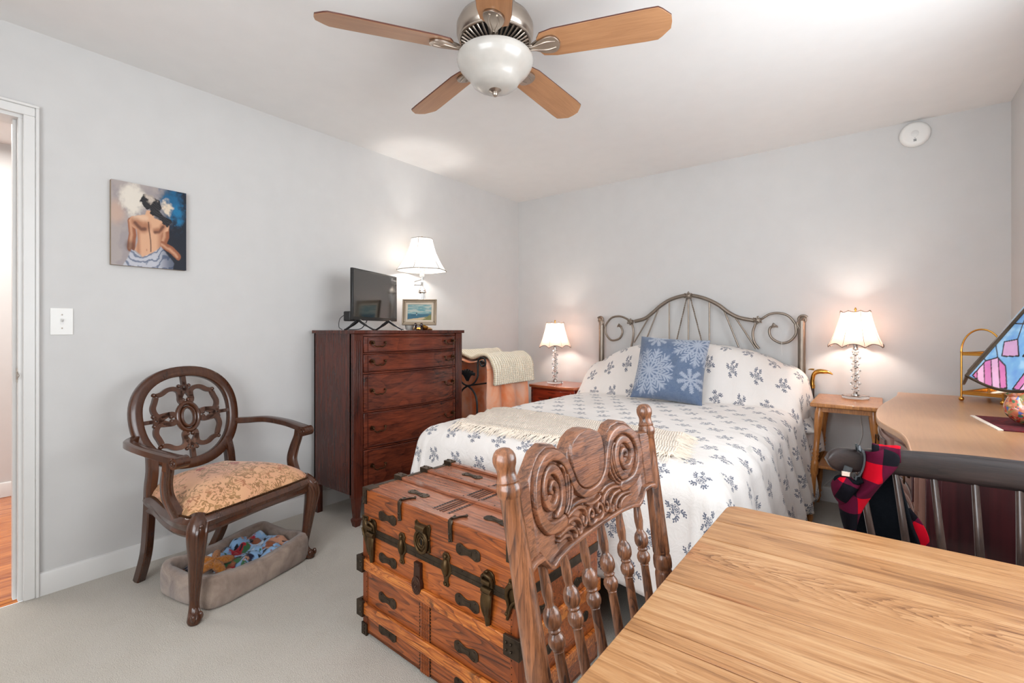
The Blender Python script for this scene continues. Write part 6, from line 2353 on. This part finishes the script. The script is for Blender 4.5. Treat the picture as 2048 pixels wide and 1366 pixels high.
# ------------------------------------------------------------ pressed-back oak chair
def relief(X, Z, W_, Ht):
    """height map of the carved crest; X across 0..W_, Z up 0..Ht (metres)"""
    Xs = np.where(X > W_ / 2, W_ - X, X)         # mirrored halves
    h = np.zeros_like(X)
    A = 0.0092

    def S(pts, n=7):
        return [(p.x, p.y) for p in cr([(a, b, 0) for a, b in pts], n)]

    def ridge(pts, w0, w1, a=A, flat=3.0):
        """raised strand whose half width runs from w0 to w1; a sharp incised line either side"""
        nonlocal h
        n = len(pts) - 1
        H = np.full_like(X, -1.0)
        for i in range(n):
            w_ = w0 + (w1 - w0) * i / n
            d = seg_d(Xs, Z, pts[i:i + 2])
            H = np.maximum(H, 1 - (d / w_) ** flat)
        cut = (H < 0) & (H > -0.9)
        h = np.where(H > 0, a * (0.45 + 0.55 * np.clip(H, 0, 1) ** 0.5), np.where(cut, np.minimum(h, 0.0004), h))

    h += 0.0022 + 0.0006 * np.sin(X * 2600) * np.sin(Z * 2600)      # stippled ground
    c = (0.094, 0.086)
    # leaf strands along the lower edge, outer ones first
    for pts, w0, w1 in (
            ([(0.090, 0.018), (0.108, 0.018), (0.122, 0.014), (0.128, 0.006)], 0.0034, 0.0030),
            ([(0.092, 0.024), (0.116, 0.025), (0.134, 0.021), (0.144, 0.011), (0.140, 0.004)], 0.0034, 0.0036),
            ([(0.094, 0.030), (0.122, 0.033), (0.146, 0.031), (0.160, 0.021), (0.160, 0.009), (0.153, 0.006), (0.150, 0.013)], 0.0032, 0.0036),
            ([(0.098, 0.036), (0.128, 0.041), (0.156, 0.043), (0.176, 0.036), (0.181, 0.022), (0.174, 0.013), (0.167, 0.018), (0.170, 0.025)], 0.0032, 0.0036),
            ([(0.110, 0.044), (0.140, 0.050), (0.166, 0.050), (0.182, 0.046)], 0.0030, 0.0042),
            ([(0.2095, 0.008), (0.196, 0.006), (0.186, 0.012), (0.187, 0.024), (0.196, 0.030), (0.203, 0.024), (0.200, 0.017), (0.195, 0.019)], 0.0044, 0.0026),
            ([(0.2095, 0.036), (0.198, 0.037), (0.188, 0.040)], 0.0030, 0.0022)):
        ridge(S(pts), w0, w1)
    # acanthus beside the scroll
    for pts, w0, w1 in (
            ([(0.108, 0.040), (0.132, 0.050), (0.146, 0.070), (0.146, 0.084)], 0.0026, 0.0034),
            ([(0.106, 0.042), (0.128, 0.056), (0.138, 0.078), (0.138, 0.096)], 0.0026, 0.0036),
            ([(0.104, 0.044), (0.124, 0.062), (0.131, 0.084), (0.130, 0.104), (0.122, 0.113), (0.115, 0.108), (0.118, 0.101)], 0.0028, 0.0032),
            ([(0.102, 0.046), (0.118, 0.066), (0.122, 0.088)], 0.0024, 0.0034)):
        ridge(S(pts), w0, w1)
    # the scroll: one strand winding inward
    sp = []
    for k in range(90):
        s_ = k / 89
        a = math.radians(-75) - 0 + s_ * 2 * PI * 1.75
        r = 0.0325 * (1 - s_) ** 0.9 + 0.0025
        sp.append((c[0] - 0.006 + r * math.cos(a), c[1] + r * 1.08 * math.sin(a)))
    ridge(sp, 0.0085, 0.0040, A, 5)
    # broad band from below the scroll, round its outside, over the hump and down under the centre disc
    band = S([(0.112, 0.038), (0.092, 0.038), (0.066, 0.044), (0.047, 0.064), (0.042, 0.090), (0.054, 0.118), (0.084, 0.133), (0.114, 0.130), (0.136, 0.116), (0.148, 0.096), (0.158, 0.076), (0.174, 0.062), (0.192, 0.055), (0.213, 0.053)], 9)
    ridge(band, 0.0095, 0.0068, A * 1.05, 6)
    # plain centre disc
    dc = np.hypot(X - W_ / 2, (Z - 0.112) * 0.92)
    dd = seg_d(Xs, Z, band)
    h = np.where((dc < 0.052) & (Z > 0.060) & (dd > 0.0084), A * 0.95, h)
    # plain margin by the post
    h = np.where(Xs < 0.028, np.maximum(h, A * 0.55), h)
    return h


def pressed_chair():
    t = thing('pressed_back_chair', 'oak chair with carved scroll crest and turned spindles tucked under the table', 'dining chair', (2.70, 0.687, 0))
    O = MAT['oak']
    yl, yr = 0.463, 0.911
    s_lean, c_in = 0.155, 0.06

    def post(y0, sg, z):
        """centre line of a back post; z down from the top"""
        k = 1.0 - z
        return Vector((2.508 + s_lean * k, y0 + sg * c_in * k, z))
    for y0, sg in ((yl, 1), (yr, -1)):
        prof = [(1.0045, 0.0), (1.0042, 0.0045), (1.0025, 0.0090), (0.9990, 0.0124), (0.9945, 0.0145), (0.9890, 0.0151), (0.9840, 0.0143), (0.9800, 0.0126), (0.9770, 0.0118), (0.9730, 0.0116), (0.9690, 0.0124), (0.9660, 0.0138), (0.9640, 0.0150), (0.9625, 0.0140), (0.9610, 0.0138), (0.9585, 0.0152), (0.9540, 0.0160), (0.9490, 0.0157), (0.9455, 0.0145), (0.9435, 0.0132), (0.90, 0.0136), (0.80, 0.0148), (0.728, 0.0158), (0.7255, 0.0148), (0.7235, 0.0146), (0.7215, 0.0160), (0.716, 0.0170), (0.707, 0.0172), (0.700, 0.0166), (0.698, 0.0150), (0.696, 0.0148), (0.692, 0.0162), (0.688, 0.0166), (0.55, 0.0178), (0.46, 0.018)]
        prof = [(a - 0.0, r) for a, r in prof]
        ps = [post(y0, sg, z) for z, r in prof]
        M().tube(ps, [max(0.0005, r) for z, r in prof], 20).build('back_post', O, t, world=True, angle=60)
        # rear leg below the seat
        a, b = post(y0, sg, 0.46), Vector((2.535, y0 + sg * 0.0, 0))
        M().tube([a, a.lerp(b, 0.3), a.lerp(b, 0.35), a.lerp(b, 0.8), b], [0.022, 0.021, 0.024, 0.018, 0.014], 16).build('leg', O, t, world=True)
    # crest
    zc0, Ht, W_ = 0.838, 0.150, 0.420

    def crest_pos(x_, z, d):
        # leaning with the posts and slightly bowed back
        y = (yl + yr) / 2 - W_ / 2 + x_
        k = 1.0 - (zc0 + z)
        bow = 0.020 * (1 - ((x_ - W_ / 2) / (W_ / 2)) ** 2)
        return Vector((2.508 + s_lean * k - bow + d, y, zc0 + z))
    key = [(0.0, 0.115), (0.030, 0.117), (0.045, 0.128), (0.065, 0.143), (0.092, 0.149), (0.118, 0.144), (0.136, 0.130), (0.146, 0.113), (0.152, 0.128), (0.168, 0.142), (0.190, 0.150), (0.210, 0.152)]
    low = [(0.0, 0.010), (0.020, 0.012), (0.040, 0.010), (0.055, -0.006), (0.066, -0.012), (0.085, -0.008), (0.12, -0.006), (0.21, -0.006)]

    def top_at(x_):
        x_ = min(x_, W_ - x_)
        return float(np.interp(x_, [a for a, b in key], [b for a, b in key]))

    def low_at(x_):
        x_ = min(x_, W_ - x_)
        return float(np.interp(x_, [a for a, b in low], [b for a, b in low]))
    nu, nv = 620, 230
    xs = np.linspace(0, W_, nu)
    T = np.array([top_at(a) for a in xs])
    Lw = np.array([low_at(a) for a in xs])
    T = np.convolve(np.pad(T, 3, 'edge'), np.ones(7) / 7, 'valid')
    V = np.linspace(0, 1, nv)[:, None]
    Z = Lw[None] * (1 - V) + T[None] * V
    X = np.repeat(xs[None], nv, 0)
    Hm = relief(X, Z, W_, Ht)
    # raised rim along the bottom and rounded outer edges
    db = Z - Lw[None]
    Hm = np.where((db > 0.0095) & (db < 0.0112), np.minimum(Hm, 0.0008), np.where(db < 0.0095, 0.0092 * np.clip(1 - ((db - 0.0047) / 0.0056) ** 4, 0, 1), Hm))
    de = np.minimum(db, T[None] - Z)
    Hm = Hm - 0.004 * np.clip(1 - de / 0.003, 0, 1) ** 2
    for _ in range(1):
        Hm[1:-1, 1:-1] = (Hm[1:-1, 1:-1] * 4 + Hm[:-2, 1:-1] + Hm[2:, 1:-1] + Hm[1:-1, :-2] + Hm[1:-1, 2:]) / 8
    vs = [crest_pos(X[j, i], Z[j, i], 0.002 + Hm[j, i]) for j in range(nv) for i in range(nu)]
    fs = [(j * nu + i, j * nu + i + 1, (j + 1) * nu + i + 1, (j + 1) * nu + i) for j in range(nv - 1) for i in range(nu - 1)]
    m = M().add(vs, fs)
    # edges and back
    loop = [(0, i) for i in range(nu)] + [(j, nu - 1) for j in range(1, nv)] + [(nv - 1, i) for i in range(nu - 2, -1, -1)] + [(j, 0) for j in range(nv - 2, 0, -1)]
    base = len(m.v)
    m.v += [tuple(crest_pos(X[j, i], Z[j, i], -0.014)) for j, i in loop]
    nl = len(loop)
    for k in range(nl):
        k2 = (k + 1) % nl
        a, b = loop[k][0] * nu + loop[k][1], loop[k2][0] * nu + loop[k2][1]
        m.f.append((a, base + k, base + k2, b))
        m.fa.append(0)
    for i in range(nu - 1):
        # strips joining bottom and top of the back face
        top = [k for k, (j, ii) in enumerate(loop) if False]
    bi = {loop[k]: base + k for k in range(nl)}
    for i in range(nu - 1):
        m.f.append((bi[(0, i)], bi[(nv - 1, i)], bi[(nv - 1, i + 1)], bi[(0, i + 1)]))
        m.fa.append(0)
    m.build('carved_crest', MAT['oak_crest'], t, world=True, angle=60)
    # spindles
    n = 6
    for k in range(n):
        u = k / (n - 1)
        ya = 0.531 + (0.843 - 0.531) * u
        yb = 0.560 + (0.814 - 0.560) * u
        xa = (ya - (yl + yr) / 2 + W_ / 2)
        A = crest_pos(xa, -0.003, -0.004)
        B = Vector((2.508 + s_lean * 0.53 + 0.000, yb, 0.465))
        Ltot = (B - A).length
        prof = [(0.0, 0.0062), (0.04, 0.0064), (0.075, 0.0074), (0.10, 0.0078), (0.125, 0.0066), (0.140, 0.0058), (0.148, 0.0070), (0.158, 0.0100), (0.172, 0.0118), (0.190, 0.0124), (0.205, 0.0116), (0.216, 0.0092), (0.222, 0.0074), (0.226, 0.0086), (0.229, 0.0092), (0.233, 0.0084), (0.237, 0.0072), (0.245, 0.0094), (0.256, 0.0114), (0.270, 0.0118), (0.284, 0.0104), (0.292, 0.0080), (0.296, 0.0072), (0.300, 0.0080), (0.304, 0.0070), (0.32, 0.0070), (0.45, 0.0078), (0.62, 0.0094), (0.78, 0.0114), (0.86, 0.0118), (0.93, 0.0104), (1.0, 0.0080)]
        M().tube([A.lerp(B, a) for a, r in prof], [r for a, r in prof], 20).build('spindle', O, t, world=True, angle=60)
    # seat, front legs, stretchers
    out = cr([(2.555, 0.50, 0), (2.555, 0.874, 0), (2.62, 0.905, 0), (2.80, 0.925, 0), (2.955, 0.905, 0), (2.99, 0.687, 0), (2.955, 0.469, 0), (2.80, 0.449, 0), (2.62, 0.469, 0)], 5, True)
    M().prism([(p.x, p.y) for p in out], 0.440, 0.470).build('seat', MAT['oak_crest'], t, world=True, bevel=0.008, seg=3)
    for y_, sg in ((0.50, -1), (0.874, 1)):
        a, b = Vector((2.93, y_, 0.44)), Vector((2.965, y_ + sg * 0.02, 0))
        M().tube([a.lerp(b, q) for q in (0, 0.1, 0.14, 0.2, 0.24, 0.5, 0.8, 0.86, 1)], [0.018, 0.022, 0.015, 0.022, 0.017, 0.022, 0.019, 0.014, 0.012], 14).build('leg', O, t, world=True)
    for z in (0.14, 0.26):
        for y_ in (0.492, 0.882):
            M().tube([(2.565, y_, z), (2.75, y_, z), (2.945, y_, z)], [0.008, 0.013, 0.008], 12).build('stretcher', O, t, world=True)
        M().tube([(2.95, 0.495, z + 0.03), (2.95, 0.69, z + 0.03), (2.95, 0.88, z + 0.03)], [0.008, 0.013, 0.008], 12).build('stretcher', O, t, world=True)


pressed_chair()


# ------------------------------------------------------------ dark spindle-back chair with a plaid jacket
def spindle_chair():
    t = thing('spindle_back_chair', 'dark brown spindle-back chair with curved top rail beyond the oak table', 'dining chair', (3.09, 1.25, 0))
    W = wood('dark_walnut_chair', lin(18, 14, 15), lin(52, 38, 36), 0, 26, 10, 0.42, 0.1, 0.1, rings=0.2)
    WS = wood('dark_walnut_spindle', lin(34, 25, 23), lin(80, 62, 54), 2, 16, 10, 0.3, 0.4, 0.05, rings=0.1)
    n = 120
    X0, X1 = 2.782, 3.405
    pts, rad = [], []
    for k in range(n + 1):
        u = k / n
        x_ = X0 + (X1 - X0) * u
        e = abs(2 * u - 1)
        y_ = 1.385 - 0.055 * e ** 2
        z = 0.857 - 0.004 * e ** 2
        hh = 0.031 - 0.0095 * e ** 2
        if e > 0.78:
            q = (e - 0.78) / 0.22
            hh = 0.0235 + 0.004 * math.sin(q * PI) - 0.0
            if q > 0.62:
                hh *= math.sqrt(max(0.004, 1 - ((q - 0.62) / 0.38) ** 2))
            z -= 0.003
        pts.append(Vector((x_, y_, z)))
        rad.append((0.0115, hh))
    sect = [(math.copysign(abs(math.cos(a)) ** 0.55, math.cos(a)), math.copysign(abs(math.sin(a)) ** 0.55, math.sin(a))) for a in [2 * PI * k / 20 for k in range(20)]]
    m = M().tube(pts, [(a, b) for a, b in rad], up=(0, 0, 1), sect=sect)
    m.build('top_rail', W, t, world=True, angle=60)
    for k in range(8):
        xa = 2.843 + 0.0655 * k
        e = abs(2 * (xa - X0) / (X1 - X0) - 1)
        A = Vector((xa, 1.385 - 0.055 * e ** 2, 0.838))
        B = Vector((3.09 + (xa - 3.09) * 0.74, 1.325 - 0.03 * e ** 2, 0.455))
        M().tube([A, A.lerp(B, 0.35), A.lerp(B, 0.7), B], [0.0062, 0.0075, 0.0085, 0.0065], 12).build('spindle', WS, t, world=True)
    out = cr([(2.87, 1.34, 0), (3.09, 1.37, 0), (3.31, 1.34, 0), (3.34, 1.14, 0), (3.28, 0.99, 0), (3.09, 0.97, 0), (2.90, 0.99, 0), (2.84, 1.14, 0)], 6, True)
    M().prism([(p.x, p.y) for p in out], 0.430, 0.462).build('seat', W, t, world=True, bevel=0.010, seg=3)
    for sx in (-1, 1):
        for y_, yb in ((1.04, 1.00), (1.28, 1.36)):
            a, b = Vector((3.09 + sx * 0.16, y_, 0.432)), Vector((3.09 + sx * 0.22, yb, 0))
            M().tube([a.lerp(b, q) for q in (0, 0.3, 0.45, 0.5, 0.55, 0.85, 1)], [0.014, 0.018, 0.020, 0.016, 0.020, 0.014, 0.011], 12).build('leg', W, t, world=True)
        M().tube([(3.09 + sx * 0.19, 1.01, 0.20), (3.09 + sx * 0.19, 1.15, 0.20), (3.09 + sx * 0.19, 1.325, 0.20)], [0.007, 0.012, 0.007], 10).build('stretcher', W, t, world=True)
    M().tube([(2.90, 1.15, 0.20), (3.09, 1.15, 0.20), (3.28, 1.15, 0.20)], [0.007, 0.012, 0.007], 10).build('stretcher', W, t, world=True)

    # jacket
    j = thing('plaid_jacket', 'red and black buffalo plaid jacket with black lining hung on the spindle-back chair', 'jacket', (2.87, 1.36, 0.70))
    x = N('buffalo_plaid')
    uv = x.uv()
    sep = x.n('SeparateXYZ')
    x.l(uv, sep.inputs[0])
    a = x.math('GREATER_THAN', x.math('FRACT', x.math('MULTIPLY', sep.outputs[0], 12.5)), 0.5)
    b = x.math('GREATER_THAN', x.math('FRACT', x.math('MULTIPLY', sep.outputs[1], 12.5)), 0.5)
    s_ = x.math('MULTIPLY', x.math('ADD', a, b), 0.5)
    tw = x.noise(x.map(uv, (1, 1, 1)), 900, 2)
    c = x.ramp(x.math('ADD', s_, x.math('MULTIPLY', x.math('SUBTRACT', tw, 0.5), 0.3)), [(0.25, lin(176, 8, 30)), (0.3, lin(80, 12, 38)), (0.70, lin(68, 12, 34)), (0.78, lin(14, 12, 18))])
    x.col(c)
    x.bump(tw, 0.2, 0.002)
    plaid = x.set(0.95, 0, 0, 0.1, 0.0)
    black = plain('black_fleece', lin(12, 15, 20), 0.95, bump=0.4, bscale=300, spec=0.1)

    def Z2(a, b):
        return 1640 + a / 5.058, 860 + b / 5.058

    def ruled(name, left, right, Y, mat, bulge, nu=26, nv=34, th=0.006, rot=0.0, uvs=1.0, bottom_in=0.0):
        lf = cr([tuple(ony(*Z2(a, b), Y)) for a, b in left], 6)
        rg = cr([tuple(ony(*Z2(a, b), Y)) for a, b in right], 6)

        def at(c, v):
            k = v * (len(c) - 1)
            i = min(int(k), len(c) - 2)
            return c[i].lerp(c[i + 1], k - i)

        def f(u, v):
            p = at(lf, v).lerp(at(rg, v), u)
            q = Vector((p.x * 14, p.z * 9, Y))
            y = -bulge * math.sin(PI * u) ** 0.8 * (0.5 + 0.5 * math.sin(PI * v)) + 0.006 * noise.noise(q)
            return Vector((p.x, p.y + y, p.z))
        m = M().grid(f, nu, nv)
        cs, sn = math.cos(rot), math.sin(rot)
        uv_ = [((v[0] * cs - v[2] * sn) * uvs, (v[0] * sn + v[2] * cs) * uvs) for v in m.v]
        return m.build(name, mat, j, world=True, uv=uv_, solid=th, angle=80)
    # front flap falling from over the rail
    ruled('front_flap', [(470, 215), (440, 430), (410, 560), (330, 650), (205, 690), (215, 840), (260, 1010)], [(640, 200), (785, 260), (770, 370), (650, 500), (500, 680), (395, 855), (340, 1060)], 1.335, plaid, 0.030, rot=0.05)
    ruled('sleeve_fold', [(180, 470), (125, 540), (150, 660), (215, 750)], [(300, 475), (350, 530), (400, 560), (330, 660)], 1.325, plaid, 0.028, rot=0.4)
    e = ruled('black_edging', [(150, 500), (170, 470), (260, 462), (340, 520), (420, 490)], [(155, 520), (195, 492), (262, 490), (335, 560), (440, 520)], 1.318, black, 0.004, 6, 24, 0.006)
    # the black lining hangs behind the spindles
    ruled('lining', [(560, 380), (500, 650), (400, 860), (340, 1020), (330, 1300)], [(770, 420), (850, 700), (930, 980), (1000, 1150), (1050, 1400)], 1.405, black, -0.015, th=0.010)
    ruled('back_corner', [(870, 790), (900, 960), (905, 1130), (900, 1250)], [(890, 800), (1010, 930), (1085, 1070), (1100, 1200)], 1.42, plaid, 0.004, rot=0.5, th=0.010)
    # cloth passing over the rail
    m = M()

    def over(u, v):
        x_ = 2.868 + 0.05 * u
        a = PI * v
        e_ = abs(2 * (x_ - X0) / (X1 - X0) - 1)
        yc = 1.385 - 0.055 * e_ ** 2
        return Vector((x_ - 0.0, yc - 0.026 * math.cos(a), 0.862 + 0.028 * math.sin(a) ** 0.7 + 0.003 * noise.noise(Vector((u * 5, v * 3, 0)))))
    m.grid(over, 16, 16)
    m.build('shoulder_fold', plaid, j, world=True, uv=[(v[0], v[1] + v[2]) for v in m.v], solid=0.006, angle=80)
    # leather-like strap looped round the rail with its buckle
    loop = [(370, 175), (415, 200), (448, 240), (450, 320), (430, 400), (390, 470), (350, 510)]
    ps = [ony(*Z2(a, b), 1.328) for a, b in loop]
    back = [ony(*Z2(a, b), 1.40) for a, b in ((350, 510), (345, 400), (350, 300), (370, 190))]
    strap = plain('black_strap', lin(40, 46, 50), 0.45)
    M().tube(cr(ps + back[1:], 5, True), (0.0085, 0.0022), up=(1, 0, 0.2), sect=RECT, closed=True).build('strap', strap, j, world=True)
    ps = [ony(*Z2(a, b), 1.318) for a, b in ((290, 370), (275, 420), (270, 470))]
    s2 = M().tube(cr(ps, 5), (0.008, 0.0022), up=(0, 1, 0), sect=RECT).build('loop_strap', strap, j, world=True)
    c0 = ony(*Z2(262, 442), 1.314)
    M().box((c0.x - 0.0085, c0.y - 0.004, c0.z - 0.006), (c0.x + 0.0085, c0.y + 0.001, c0.z + 0.006)).build('buckle', MAT['nickel'], j, world=True, bevel=0.0015)


spindle_chair()
